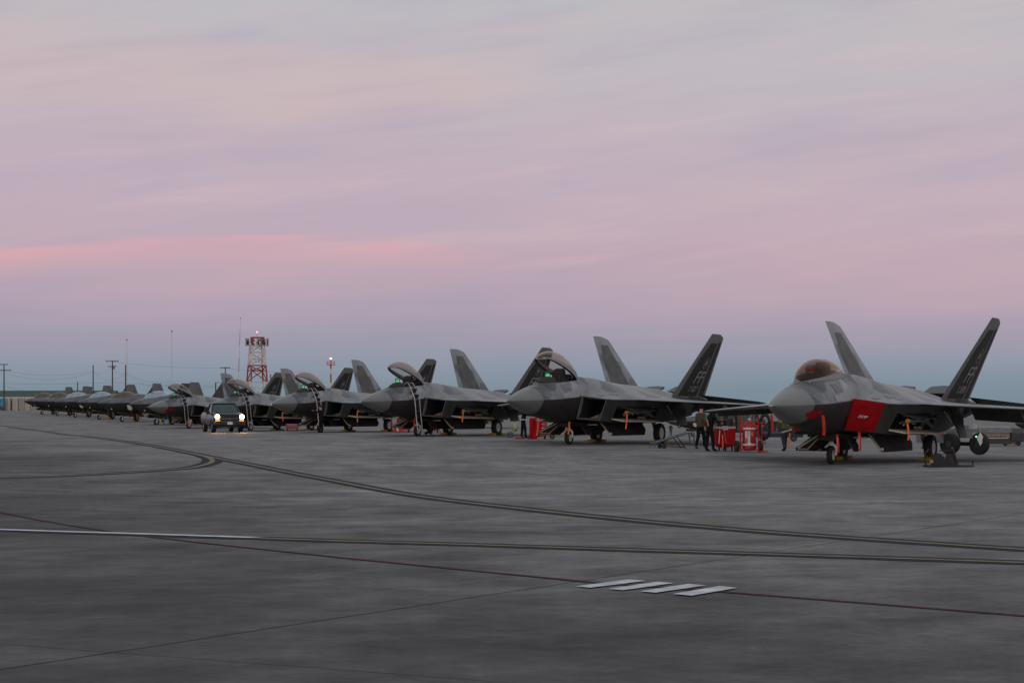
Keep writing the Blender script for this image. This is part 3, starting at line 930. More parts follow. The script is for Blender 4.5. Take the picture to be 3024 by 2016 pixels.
        for side in (1, -1):
            off = 0.072*side
            pn = MB()
            if side == sg * 1 or True:
                def q_(b_, u): return fin_pt(fin_edge_s(b_, u), b_, sg, (0.055*(1-0.4*b_/H))*(u**0.7*(1-u)*2 + 0.02)*side + 0.004*side)
                us = [0.15, 0.3, 0.45, 0.6, 0.715]
                bs = [0.10, H*0.3, H*0.6, H*0.86]
                grid = [[q_(b_, u if not (b_ == bs[-1]) else 0.30 + (u - 0.15)*0.72) for u in us] for b_ in bs]
                pn.add([v for r_ in grid for v in r_], [(i*5 + k, i*5 + k + 1, (i+1)*5 + k + 1, (i+1)*5 + k) for i in range(3) for k in range(4)])
                # outboard faces carry the dark panel, inboard faces a grey field
                pn.build('fin_panel', m['fin_panel'] if side > 0 else m['jet_paint_dark'], fin, 0)
                rud = [[q_(b_, u) for u in (0.765, 0.85, 0.93)] for b_ in (0.10, H*0.3, H*0.6, H*0.88)]
                MB().add([v for r_ in rud for v in r_], [(i*3 + k, i*3 + k + 1, (i+1)*3 + k + 1, (i+1)*3 + k) for i in range(3) for k in range(2)]).build('rudder', m['fin_panel'] if side > 0 else m['jet_paint'], fin, 0)
        # stabilator
        def spt(a_, b_, off):
            th = R(-9)
            pv = 17.0
            da = a_ - pv
            return P(pv + da*math.cos(th), sg*b_, 1.98 + off + da*math.sin(th))
        rows = [(2.02, 15.4, 18.2, 0.06), (3.0, 16.25, 18.75, 0.05), (3.5, 16.7, 18.85, 0.04), (4.25, 17.4, 18.35, 0.025), (4.42, 17.75, 18.1, 0.02)]
        MB().loft(aerofoil_quad(spt, rows, 0, 6), cap0=True, cap1=True).build('stabilator', m['jet_paint_dark'], root, 30)
        bm_ = MB()
        bm_.loft([[P(15.2, 1.45*sg, 1.25), P(15.2, 2.12*sg, 1.7), P(15.2, 2.12*sg, 2.0), P(15.2, 1.4*sg, 2.25)], [P(17.6, 1.6*sg, 1.65), P(17.6, 2.02*sg, 1.8), P(17.6, 2.02*sg, 2.0), P(17.6, 1.6*sg, 2.1)]], cap0=True, cap1=True).build('tail_boom', m['jet_paint_dark'], root, 25)
        nz_ = MB()
        nz_.loft([[P(15.3, 0.15*sg, 1.3), P(15.3, 1.4*sg, 1.3), P(15.3, 1.4*sg, 2.32), P(15.3, 0.15*sg, 2.38)], [P(16.9, 0.25*sg, 1.6), P(16.9, 1.25*sg, 1.6), P(16.9, 1.25*sg, 2.2), P(16.9, 0.25*sg, 2.2)]], cap1=True)
        nz_.plate([P(15.5, 0.25*sg, 2.34), P(15.5, 1.25*sg, 2.34), P(16.6, 1.2*sg, 2.60), P(16.8, 0.75*sg, 2.64), P(16.6, 0.3*sg, 2.60)], Vector((0.3, 0, 1)), 0.09)
        nz_.build('exhaust_nozzle', m['dark_steel'], root, 25)
        # main gear
        mg = empty('main_gear')
        mg.parent = root
        yw = 1.615*sg
        ax_s = NS + 6.06
        wheel(mg, P(ax_s, yw, 0.45), 0.45, 0.30, 0.26)
        MB().tube([P(ax_s, yw - 0.22*sg, 0.46), P(ax_s - 0.02, yw - 0.26*sg, 1.0), P(ax_s + 0.1, yw - 0.1*sg, 1.75)], [0.06, 0.075, 0.10], 10).tube([P(ax_s, yw - 0.3*sg, 0.45), P(ax_s, yw + 0.12*sg, 0.45)], 0.05, 8).build('strut', m['cream'], mg)
        MB().tube([P(ax_s - 0.02, yw - 0.27*sg, 0.70), P(ax_s - 1.1, yw - 0.1*sg, 1.55)], 0.045, 8).tube([P(ax_s + 0.02, yw - 0.26*sg, 0.95), P(ax_s + 0.8, yw - 0.3*sg, 1.7)], 0.04, 8).build('drag_brace', m['cream'], mg)
        MB().tube([P(ax_s - 0.12, yw - 0.2*sg, 0.5), P(ax_s - 0.2, yw - 0.2*sg, 0.75), P(ax_s - 0.1, yw - 0.25*sg, 0.98)], 0.022, 6).build('torque_link', m['steel'], mg)
        MB().plate([P(10.75, 2.42*sg, 1.92), P(12.75, 2.36*sg, 1.92), P(12.75, 2.48*sg, 1.55), P(12.35, 2.60*sg, 1.25), P(12.35, 2.72*sg, 0.82), P(11.35, 2.74*sg, 0.80), P(11.2, 2.64*sg, 1.2), P(10.75, 2.58*sg, 1.5)], Vector((0, 1, 0.3*sg)), 0.045).build('gear_door', m['jet_belly'], root, 0)
        MB().tube([P(11.0, 2.2*sg, 1.85), P(11.1, 2.52*sg, 1.35)], 0.03, 6).build('door_actuator', m['cream'], root)
        # nose gear side door
        if sg > 0:
            MB().plate([P(6.05, 0.32*sg, 0.96), P(6.85, 0.32*sg, 0.94), P(6.9, 0.52*sg, 0.58), P(6.6, 0.60*sg, 0.40), P(6.1, 0.60*sg, 0.42)], Vector((0, 1, 0.5*sg)), 0.03).build('gear_door', m['jet_belly'], root, 0)
        else:
            MB().plate([P(4.95, 0.32*sg, 0.98), P(6.15, 0.32*sg, 0.96), P(6.2, 0.52*sg, 0.60), P(5.9, 0.60*sg, 0.42), P(3.9, 0.60*sg, 0.48), P(3.75, 0.56*sg, 0.54)], Vector((0, 1, 0.5*sg)), 0.03).build('gear_door', m['jet_belly'], root, 0)
            MB().tube([P(3.85, 0.50*sg, 0.57), P(5.0, 0.27*sg, 0.93)], 0.028, 6).build('door_frame', m['cream'], root)
            MB().tube([P(4.75, 0.50*sg, 0.52), P(5.35, 0.28*sg, 0.92)], 0.022, 6).build('door_frame', m['cream'], root)
            MB().tube([P(3.9, 0.535*sg, 0.53), P(4.9, 0.545*sg, 0.49)], 0.028, 6).build('door_frame', m['cream'], root)
        # dark access panels on the shoulder
        for s_, y_, dl, dw in ((5.75, 1.28, 0.34, 0.16), (6.5, 1.5, 0.52, 0.17), (6.75, 1.75, 0.4, 0.12)):
            ye, ze, zt = UB(s_)
            def ubz(s__, y__):
                ye_, ze_, zt_ = UB(s__)
                f = y__/ye_
                for (a1, b1), (a2, b2) in zip(prof, prof[1:]):
                    if a1 <= f <= a2: return ze_ + 0.012 + (zt_ - ze_)*(b1 + (b2 - b1)*(f - a1)/(a2 - a1))
                return ze_
            pts = [(s_, y_), (s_ + dl, y_ + 0.1), (s_ + dl + 0.05, y_ + 0.1 + dw), (s_ + 0.05, y_ + dw)]
            MB().add([P(a_, b_*sg, ubz(a_, b_) + 0.012) for a_, b_ in pts], [(0, 1, 2, 3)]).build('access_panel', m['fin_edge'], root, 0)
    def up_side(s_, v, sg, out=0.006):
        h = fw_half(s_)
        p_ = h[1].lerp(h[2], min(1, v*2)) if v < 0.5 else h[2].lerp(h[3], v*2 - 1)
        return Vector((p_.x, sg*(p_.y + out), p_.z + out))
    for sg in (1, -1):
        for corners, mm_ in (([(1.98, 0.52), (2.58, 0.42), (2.72, 0.78), (2.12, 0.84)], 'panel_grey'), ([(3.3, 0.74), (3.95, 0.74), (3.95, 0.97), (3.3, 0.97)], 'panel_light'), ([(3.55, 0.2), (4.2, 0.2), (4.2, 0.66), (3.55, 0.66)], 'panel_grey')):
            nn_ = 8
            vs = []
            for i in range(nn_ + 1):
                for k in range(nn_ + 1):
                    u, v = i/nn_, k/nn_
                    a_ = [(corners[0][q]*(1-u) + corners[1][q]*u)*(1-v) + (corners[3][q]*(1-u) + corners[2][q]*u)*v for q in (0, 1)]
                    vs.append(up_side(a_[0], a_[1], sg))
            MB().add(vs, [(i*(nn_+1)+k, i*(nn_+1)+k+1, (i+1)*(nn_+1)+k+1, (i+1)*(nn_+1)+k) for i in range(nn_) for k in range(nn_)]).build('access_panel', m[mm_], root, 40)
    ng = empty('nose_gear')
    ng.parent = root
    wheel(ng, P(NS, 0, 0.295), 0.295, 0.19, 0.165)
    MB().tube([P(NS - 0.02, 0, 0.70), P(NS - 0.10, 0, 1.05)], 0.06, 10).tube([P(NS - 0.02, 0, 0.62), P(NS - 0.03, 0, 0.74)], 0.085, 10).tube([P(NS, 0.0, 0.66), P(NS + 0.01, 0.10, 0.62), P(NS + 0.03, 0.155, 0.52), P(NS + 0.01, 0.165, 0.38), P(NS, 0.14, 0.295)], [0.05, 0.05, 0.045, 0.04, 0.035], 8).tube([P(NS, 0.0, 0.66), P(NS - 0.02, -0.10, 0.63), P(NS - 0.12, -0.17, 0.55)], [0.04, 0.04, 0.03], 8).build('strut', m['white_metal'], ng)
    MB().tube([P(NS - 0.05, 0.03, 0.78), P(NS + 0.75, 0.03, 1.0)], 0.035, 8).tube([P(NS - 0.12, -0.1, 0.80), P(NS - 0.12, 0.14, 0.80)], 0.045, 8).tube([P(NS - 0.16, 0.1, 0.86), P(NS - 0.16, -0.14, 0.86)], 0.06, 8).build('drag_brace', m['dark_steel'], ng)
    MB().plate([P(5.1, -0.26, 1.0), P(5.1, 0.34, 1.0), P(5.0, 0.30, 0.78), P(5.0, -0.22, 0.78)], Vector((1, 0, 0.4)), 0.05).build('gear_door', m['jet_belly'], root, 0)
    MB().loft([[P(5.2, 0.45, 0.99), P(5.2, -0.45, 0.99), P(5.2, -0.38, 0.93), P(5.2, 0.38, 0.93)], [P(6.4, 0.5, 0.95), P(6.4, -0.5, 0.95), P(6.4, -0.42, 0.84), P(6.4, 0.42, 0.84)], [P(11.8, 0.8, 0.95), P(11.8, -0.8, 0.95), P(11.8, -0.7, 0.82), P(11.8, 0.7, 0.82)]], cap0=True, cap1=True).build('weapon_bay', m['duct_deep'], root, 0)
    MB().tube([P(6.6, -0.9, 0.86), P(6.6, 0.9, 0.86)], 0.028, 6).build('bay_sill', m['cream'], root)
    # cockpit
    ck = empty('cockpit')
    ck.parent = root
    rings = []
    for s in frange(C0, C1, 8):
        cw, cb = CAN(s)[:2]
        rings.append([P(s, cw + 0.034, cb - 0.012), P(s, cw*0.9, cb - 0.05), P(s, cw*0.8, 2.25), P(s, -cw*0.8, 2.25), P(s, -cw*0.9, cb - 0.05), P(s, -cw - 0.034, cb - 0.012)])
    MB().loft(rings, closed=False).add(rings[0], [(0, 1, 2, 3, 4, 5)]).add(rings[-1], [(0, 1, 2, 3, 4, 5)]).build('tub', m['black'], ck, 0)
    hd = []
    for s, wd, zt in ((2.98, 0.14, 2.70), (3.12, 0.30, 2.80), (3.3, 0.39, 2.88), (3.5, 0.43, 2.94), (3.68, 0.44, 2.95)):
        hd.append([P(s, wd*math.cos(R(k*30)), 2.66 + (zt - 2.66)*math.sin(R(k*30))) for k in range(7)])
    MB().loft(hd, closed=False).add(hd[-1], [tuple(range(7))]).build('instrument_hood', m['seat_fabric'], ck, 40)
    MB().tube([P(3.60, 0.13, 2.93), P(3.57, 0.135, 3.10), P(3.56, 0.10, 3.17), P(3.56, -0.10, 3.17), P(3.57, -0.135, 3.10), P(3.60, -0.13, 2.93)], 0.014, 6).build('display_frame', m['black'], ck)
    MB().plate([P(3.60, 0.12, 2.96), P(3.60, -0.12, 2.96), P(3.57, -0.12, 3.15), P(3.57, 0.12, 3.15)], Vector((1, 0, 0)), 0.008).build('head_up_display', m['hud_glass'], ck, 0)
    MB().plate([P(3.586, 0.10, 2.955), P(3.586, -0.10, 2.955), P(3.579, -0.08, 3.04), P(3.579, 0.08, 3.04)], Vector((1, 0, 0)), 0.006).build('display_glow', m['hud_green'], ck, 0)
    st_ = MB()
    st_.box(P(4.66, 0, 2.80), (0.24, 0.50, 0.78), (0, R(14), 0)).box(P(4.74, 0, 3.12), (0.24, 0.38, 0.34), (0, R(14), 0)).box(P(4.4, 0, 2.48), (0.5, 0.42, 0.14))
    st_.box(P(4.84, 0.20, 2.85), (0.12, 0.07, 0.8), (0, R(14), 0)).box(P(4.84, -0.20, 2.85), (0.12, 0.07, 0.8), (0, R(14), 0))
    st_.build('ejection_seat', m['seat_fabric'], ck, 0)
    MB().tube([P(4.50, 0.10, 3.02), P(4.48, 0.11, 2.75), P(4.40, 0.14, 2.58)], 0.022, 6).tube([P(4.50, -0.10, 3.02), P(4.48, -0.11, 2.75), P(4.40, -0.14, 2.58)], 0.022, 6).build('harness', m['dark_steel'], ck)
    av = MB()
    rnd = random.Random(5)
    for k in range(9):
        av.box(P(rnd.uniform(5.0, 5.45), rnd.uniform(-0.28, 0.28), rnd.uniform(2.75, 3.02)), (rnd.uniform(0.1, 0.25), rnd.uniform(0.08, 0.2), rnd.uniform(0.08, 0.2)))
    av.build('avionics', m['black'], ck, 0)
    # canopy, built closed, in its own object so that it can swing up about the rear hinge
    cp = empty('canopy')
    cp.parent = root
    cp.location = P(5.70, 0, 2.98)
    org = P(5.70, 0, 2.98)
    ss = [2.78, 2.85, 2.95, 3.1, 3.25, 3.45, 3.63, 3.85, 4.08, 4.3, 4.54, 4.77, 5.0, 5.2, 5.37, 5.56, 5.747]
    gl, fo, fi_ = [], [], []
    for s in ss:
        cw, cb, cf, ct = CAN(s)
        gl.append([P(s, cw*math.cos(R(k*15)), cf + (ct - cf)*math.sin(R(k*15))) - org for k in range(13)])
        fo.append([P(s, cw + 0.032, cb) - org, P(s, cw + 0.004, cf + 0.006) - org, P(s, cw - 0.05, cf - 0.005) - org, P(s, cw - 0.02, cb) - org])
    MB().loft(gl, closed=False).add(gl[0], [tuple(range(13))]).build('canopy_glass', m['canopy_glass'], cp, 60)
    fr = MB()
    fr.loft(fo, closed=True, cap1=True)
    fr.loft([[Vector((p.x, -p.y, p.z)) for p in r_] for r_ in fo], closed=True, cap1=True)
    fr.add([fo[0][0], fo[0][1], Vector((fo[0][1].x, -fo[0][1].y, fo[0][1].z)), Vector((fo[0][0].x, -fo[0][0].y, fo[0][0].z))], [(0, 1, 2, 3)])
    fr.build('canopy_frame', m['edge_light'], cp, 30)
    # black seal and latches under the frame
    se = []
    for s in ss:
        cw, cb, cf, ct = CAN(s)
        se.append([P(s, cw + 0.026, cb - 0.012) - org, P(s, cw + 0.024, cb + 0.02) - org, P(s, max(0.0, cw - 0.085), cb + 0.03) - org, P(s, max(0.0, cw - 0.085), cb - 0.012) - org])
    MB().loft(se, cap0=True, cap1=True).loft([[Vector((p.x, -p.y, p.z)) for p in r_] for r_ in se], cap0=True, cap1=True).build('canopy_seal', m['black'], cp, 30)
    for y_ in (-0.13, 0.13):
        MB().plate([P(2.84, y_ - 0.09, 2.628) - org, P(2.84, y_ + 0.09, 2.628) - org, P(2.99, y_ + 0.12, 2.645) - org, P(2.99, y_ - 0.12, 2.645) - org], Vector((0.3, 0, 1)), 0.03).build('canopy_latch', m['white_metal'], cp, 0)
    return root
twin = make_twin_fighter()
ROW = [  # X, Y of the nose wheel, heading towards the camera side, label, serial
    (10.40, 62.86, 62.5, 'grey twin-tail fighter with closed canopy and red intake covers, tail number 038', '038'),
    (2.49, 84.42, 61.6, 'grey twin-tail fighter with raised canopy and no boarding ladder, tail number 027', '027'),
    (-5.20, 106.11, 61.4, 'grey twin-tail fighter with raised canopy and ladder, next to the one numbered 027', '031'),
    (-12.81, 128.85, 62.5, 'grey twin-tail fighter with raised canopy and a black-clad person at its ladder', '019'),
    (-20.40, 150.42, 62.9, 'grey twin-tail fighter with raised canopy standing right behind the dark pickup truck', '024'),
    (-28.70, 171.38, 61.8, 'grey twin-tail fighter with raised canopy and red probe cover beside the single-engine jets', '035')]
JETS = []
OPEN_GLASS = [g_ for c_ in twin.children for g_ in c_.children if g_.name.startswith('canopy_glass')][0].data.copy()
OPEN_GLASS.materials[0] = MATS['canopy_open']
def ptr(j):
    """local-to-world for a parked jet"""
    return JETS[j].matrix_world
for i, (x, y, a, lab, num) in enumerate(ROW):
    o = twin if i == 0 else copy_tree(twin)
    o.location = (x, y, gz(x, y))
    o.rotation_euler = (0, 0, R(a + 180))
    tag(o, lab, 'fighter jet', 'twin-tail fighters parked in a row')
    JETS.append(o)
    if i > 0:
        for ch in o.children:
            if ch.name.startswith('canopy'):
                for g_ in ch.children:
                    if g_.name.startswith('canopy_glass'):
                        g_.data = OPEN_GLASS
                ch.rotation_euler = (0, R(-(20.5 + (i * 7 % 5) * 0.5)), 0)
def jet_marks(o, num):
    # tail codes on both outboard faces
    for sg in (1, -1):
        fin = [c for c in o.children if c.name.startswith('tail_fin') and c.data.vertices[0].co.y * sg > 0][0]
        def fmat(a_, b_):
            c = R(27.5)
            pos = fin_pt(a_, b_, sg, 0.058)
            up = Vector((0, sg*math.sin(c), math.cos(c)))
            xax = Vector((-1, 0, 0)) if sg > 0 else Vector((1, 0, 0))
            nrm = xax.cross(up)
            mtx = Matrix((xax, up, nrm)).transposed().to_4x4()
            mtx.translation = pos
            return mtx
        sh = 0.10*sg
        text('FF', 0.95, MATS['letter'], 'tail_code', fin, fmat(15.16, 1.06), 0.22*sg, 0.003, 1.12)
        text(num, 0.44, MATS['letter'], 'serial_number', fin, fmat(15.25 if sg > 0 else 15.0, 0.47), sh, 0.003)
        text('AF\n10', 0.17, MATS['letter'], 'serial_prefix', fin, fmat(14.68 if sg > 0 else 15.55, 0.47), sh, 0.003)
        em = MB()
        cen = fmat(15.2, 1.86)
        for k in range(14):
            a0, a1 = 2*math.pi*k/14, 2*math.pi*(k+0.6)/14
            em.add([cen @ Vector((0.26*math.cos(t_)*q, 0.30*math.sin(t_)*q, 0)) for t_, q in ((a0, 0.82), (a1, 0.82), (a1, 1.0), (a0, 1.0))], [(0, 1, 2, 3)])
        em.add([cen @ Vector(v) for v in ((-0.09, -0.12, 0), (0.10, -0.10, 0), (0.14, 0.16, 0), (0.02, 0.06, 0), (-0.07, 0.17, 0))], [(0, 1, 2, 3, 4)])
        em.build('emblem', MATS['letter'], fin, 0)
for o, r_ in zip(JETS, ROW):
    jet_marks(o, r_[4])
bpy.context.view_layer.update()
# ------------------------------------------------------------------ single-engine fighter
NB = 4.15
def Q(s, y, z):
    return Vector((NB - s, y, z))
FB = smooth_tab([(0, 0.015, 2.05, 2.07, 2.03), (0.3, 0.20, 2.06, 2.18, 1.90), (1, 0.46, 2.07, 2.38, 1.66), (2, 0.74, 2.09, 2.58, 1.40), (3, 0.93, 2.11, 2.74, 1.20), (4, 1.05, 2.13, 2.86, 1.05), (5, 1.15, 2.14, 2.95, 0.95), (6.0, 1.25, 2.14, 3.12, 0.88), (7, 1.3, 2.14, 3.16, 0.85), (9, 1.3, 2.12, 3.0, 0.85), (11, 1.2, 2.1, 2.85, 0.98), (13, 0.95, 2.05, 2.65, 1.3), (14.4, 0.72, 2.0, 2.5, 1.5)])
CB = smooth_tab([(2.3, 0.05, 2.62, 2.65), (2.7, 0.30, 2.68, 2.88), (3.3, 0.47, 2.75, 3.17), (4.0, 0.53, 2.82, 3.36), (4.7, 0.52, 2.88, 3.42), (5.4, 0.45, 2.95, 3.36), (6.0, 0.36, 3.02, 3.22)])
def make_single_fighter():
    root = empty('single_engine_fighter')
    m = MATS
    def half(s):
        yc, zc, zt, zb = FB(s)
        dt, db = zt - zc, zc - zb
        return [Q(s, a*yc, zc + b) for a, b in ((0, dt), (0.45, dt*0.92), (0.78, dt*0.5), (1, 0.012), (1, -0.012), (0.86, -db*0.45), (0.6, -db*0.85), (0.3, -db*0.98), (0, -db))]
    st = [0, 0.1, 0.3, 0.6, 1, 1.5, 2, 2.6, 3, 3.5, 4, 4.5, 5, 5.5, 6, 6.5, 7, 8, 9, 10, 11, 12, 13, 14.4]
    rings = [full_ring(half(s)) for s in st]
    n = len(rings[0])
    fu = MB()
    for i in range(len(rings) - 1):
        for k in range(n):
            kk = (k + 1) % n
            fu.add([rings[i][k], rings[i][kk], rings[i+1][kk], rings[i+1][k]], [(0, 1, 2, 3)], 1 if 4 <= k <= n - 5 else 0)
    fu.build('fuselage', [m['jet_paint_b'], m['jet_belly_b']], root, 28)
    MB().box(Q(2.1, 0, 1.32), (0.28, 0.26, 0.22), (0, R(15), 0)).build('sensor_window', m['black'], root, 0)
    cp = empty('canopy')
    cp.parent = root
    ss = [2.3, 2.45, 2.7, 3.0, 3.3, 3.65, 4.0, 4.35, 4.7, 5.05, 5.4, 5.7, 6.0]
    gl = []
    for s in ss:
        cw, cb, ct = CB(s)
        gl.append([Q(s, (cw + 0.02)*math.cos(R(k*15)), cb - 0.03 + (ct - cb + 0.03)*math.sin(R(k*15))) for k in range(13)])
    MB().loft(gl, closed=False).build('canopy_glass', m['canopy_clear'], cp, 60)
    bw = []
    for s in (3.38, 3.50):
        cw, cb, ct = CB(s)
        bw.append([Q(s + 0.35*(1 - math.sin(R(k*15))), (cw + 0.028)*math.cos(R(k*15)), cb - 0.03 + (ct - cb + 0.042)*math.sin(R(k*15))) for k in range(13)])
    MB().loft(bw, closed=False).build('canopy_bow', m['black'], cp, 60)
    MB().box(Q(4.75, 0, 2.95), (0.2, 0.42, 0.5), (0, R(12), 0)).box(Q(4.85, 0, 3.18), (0.16, 0.26, 0.2), (0, R(12), 0)).build('ejection_seat', m['seat_fabric'], cp, 0)
    MB().loft([[Q(s, 0.36*math.cos(R(k*30)), 2.62 + (zt - 2.62)*math.sin(R(k*30))) for k in range(7)] for s, zt in ((2.9, 2.78), (3.3, 2.90), (3.6, 2.95))], closed=False).build('instrument_hood', m['black'], cp, 40)
    MB().lathe([(0, 0.62), (0.5, 0.60), (1.25, 0.47), (1.27, 0.42), (0.6, 0.40)], Q(14.3, 0, 2.0), (-1, 0, 0), 20).build('exhaust_nozzle', m['dark_steel'], root)
    for sg in (1, -1):
        l4 = [Q(4.55, 1.10*sg, 2.22), Q(5.0, 1.78*sg, 2.12), Q(5.35, 1.55*sg, 1.18), Q(4.95, 0.95*sg, 1.10)]
        def nr(s, to, bo):
            return [Q(s, 0.95*sg, 2.25), Q(s, to*sg, 2.13), Q(s, bo*sg, 1.05 if s < 11 else 1.3), Q(s, 0.8*sg, 0.92 if s < 11 else 1.2)]
        it = MB().loft([l4, nr(6.4, 1.88, 1.62), nr(9, 1.85, 1.6), nr(11.5, 1.7, 1.4), nr(13.6, 1.45, 1.1)], cap1=True).build('intake', m['jet_belly_b'], root, 25)
        cc = sum(l4, Vector())/4
        inn = [c.lerp(cc, 0.08) for c in l4]
        MB().loft([inn, [c.lerp(cc, 0.3) + Vector((-1.2, 0, 0)) for c in inn]], cap1=True).build('duct', m['duct_deep'], it, 0)
        MB().loft([[Q(4.6, 0.95*sg, 2.45), Q(4.6, 1.10*sg, 2.22), Q(4.6, 0.9*sg, 2.2)], [Q(6.2, 0.7*sg, 3.02), Q(6.2, 1.9*sg, 2.16), Q(6.2, 0.9*sg, 2.1)], [Q(9, 0.6*sg, 2.98), Q(9, 1.9*sg, 2.16), Q(9, 0.9*sg, 2.1)], [Q(13.5, 0.4*sg, 2.6), Q(13.5, 1.5*sg, 2.15), Q(13.5, 0.7*sg, 2.0)]], cap0=True, cap1=True).build('shoulder', m['jet_paint_b'], root, 40)
        def wpt(a_, b_, off): return Q(a_, sg*b_, 2.13 - (b_ - 1.8)*0.01 + off)
        rows = [(b_, 6.1 + (b_ - 1.7)*0.70, 12.0 - (b_ - 1.7)*0.26, 0.05*(5.9 - (b_ - 1.7)*0.96)*0.32 + 0.01) for b_ in (1.6, 2.6, 3.6, 4.6, 5.35)]
        MB().loft(aerofoil_quad(wpt, rows, 0, 8), cap0=True, cap1=True).build('wing', m['jet_paint_b'], root, 30)
        def fpt(a_, b_, off):
            c = R(20)
            return Q(a_, sg*(1.35 + b_*math.sin(c) + off*math.cos(c)), 2.35 + b_*math.cos(c) - off*math.sin(c))
        rows = [(b_, 10.9 + b_*0.62, 14.0 - b_*0.10, 0.05) for b_ in (0, 0.8, 1.6, 2.16)]
        fin = MB().loft(aerofoil_quad(fpt, rows, 0, 6), cap0=True, cap1=True).build('tail_fin', m['fin_grey_b'], root, 30)
        for sd in (1, -1):
            MB().add([fpt(13.25, 0.3, 0.035*sd), fpt(13.8, 0.3, 0.02*sd), fpt(13.7, 1.7, 0.02*sd), fpt(13.3, 1.7, 0.035*sd)], [(0, 1, 2, 3)]).build('rudder', m['jet_paint_b'], fin, 0)
        def spt(a_, b_, off): return Q(a_, sg*b_, 2.05 + off - (a_ - 14.0)*0.05)
        rows = [(1.15, 12.9, 15.3, 0.05), (2.2, 13.7, 15.45, 0.04), (3.3, 14.5, 15.2, 0.02)]
        MB().loft(aerofoil_quad(spt, rows, 0, 6), cap0=True, cap1=True).build('stabilator', m['jet_paint_b'], root, 30)
        mg = empty('main_gear')
        mg.parent = root
        yw = 1.9*sg
        sm = NB + 4.9
        wheel(mg, Q(sm, yw, 0.42), 0.42, 0.27, 0.22)
        MB().tube([Q(sm, yw - 0.2*sg, 0.43), Q(sm, yw - 0.3*sg, 1.1), Q(sm + 0.1, yw - 0.5*sg, 1.7)], 0.08, 8).build('strut', m['white_metal'], mg)
        MB().plate([Q(sm - 0.9, yw + 0.1*sg, 1.7), Q(sm + 0.8, yw + 0.1*sg, 1.7), Q(sm + 0.6, yw + 0.4*sg, 0.85), Q(sm - 0.6, yw + 0.4*sg, 0.8)], Vector((0, 1, 0.35*sg)), 0.04).build('gear_door', m['jet_belly_b'], root, 0)
        MB().plate([Q(6.0, 0.45*sg, 0.95), Q(10.0, 0.45*sg, 0.95), Q(9.9, 0.62*sg, 0.55), Q(6.1, 0.62*sg, 0.55)], Vector((0, 1, 0.4*sg)), 0.06).build('bay_door', m['tan_bay'], root, 0)
        MB().plate([Q(6.0, 1.35*sg, 1.0), Q(10.0, 1.35*sg, 1.0), Q(9.9, 1.62*sg, 0.62), Q(6.1, 1.62*sg, 0.62)], Vector((0, 1, 0.6*sg)), 0.06).build('bay_door', m['tan_bay'], root, 0)
        MB().plate([Q(NB - 0.9, 0.25*sg, 1.05), Q(NB + 0.4, 0.25*sg, 1.0), Q(NB + 0.4, 0.42*sg, 0.68), Q(NB - 0.8, 0.42*sg, 0.70)], Vector((0, 1, 0.5*sg)), 0.03).build('gear_door', m['jet_belly_b'], root, 0)
    # open step panel on the left side with its pull-out ladder
    MB().plate([Q(3.75, 1.02, 1.86), Q(4.45, 1.06, 1.86), Q(4.5, 1.2, 1.42), Q(4.1, 1.24, 1.28), Q(3.75, 1.18, 1.40)], Vector((0, 1, 0.35)), 0.03).build('step_panel', m['cream'], root, 0)
    la = MB()
    la.tube([Q(4.25, 1.06, 1.8), Q(4.35, 1.3, 0.55)], 0.025, 6)
    for z in (0.6, 0.9, 1.2, 1.5):
        yy = 1.06 + 0.24*(1.8 - z)/1.25
        la.tube([Q(4.13 + 0.1*(1.8 - z), yy, z), Q(4.45 + 0.1*(1.8 - z), yy, z)], 0.02, 6)
    la.build('boarding_step', m['dark_steel'], root)
    ng = empty('nose_gear')
    ng.parent = root
    wheel(ng, Q(NB, 0, 0.30), 0.30, 0.2, 0.16)
    MB().tube([Q(NB, 0.13, 0.3), Q(NB, 0.14, 0.55), Q(NB, 0, 0.68), Q(NB, 0, 1.1)], 0.055, 8).tube([Q(NB, 0.0, 0.7), Q(NB + 0.8, 0, 1.05)], 0.04, 8).build('strut', m['white_metal'], ng)
    MB().box(Q(NB - 0.12, 0, 0.78), (0.10, 0.22, 0.2)).build('landing_light', m['cream'], ng, 0)
    MB().box(Q(NB + 0.2, 0.0, 1.02), (1.2, 0.5, 0.1)).build('wheel_well', m['tan_bay'], root, 0)
    MB().lathe([(0, 0.0), (0.03, 0.06), (0.12, 0.08)], Q(1.85, 0.35, 1.42), (-1, 0, 0.2), 10).build('marker_lamp', m['white_metal'], root)
    return root
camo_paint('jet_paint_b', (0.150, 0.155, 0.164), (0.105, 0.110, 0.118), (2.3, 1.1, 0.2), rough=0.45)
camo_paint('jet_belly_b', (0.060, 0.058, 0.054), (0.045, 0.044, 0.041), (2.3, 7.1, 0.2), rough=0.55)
mat('fin_grey_b', (0.115, 0.108, 0.102), 0.6, 0, 0.15, 2)
single = make_single_fighter()
ROWB = [(461, 193, 'dark grey single-engine fighter parked next to the twin-tail jet with a red probe cover'),
        (360, 215, 'dark grey single-engine fighter with bronze canopy, second past the twin-tail jets'),
        (293, 236.5, 'dark grey single-engine fighter third past the last twin-tail jet'),
        (222, 258, 'dark grey single-engine fighter fourth past the last twin-tail jet'),
        (169, 279.5, 'dark grey single-engine fighter second from the cargo containers end of the row'),
        (124, 301, 'dark grey single-engine fighter at the cargo containers end of the row')]
JETB = []
glass('canopy_bronze', (0.5, 0.42, 0.36), (0.75, 0.64, 0.52), 0.15)
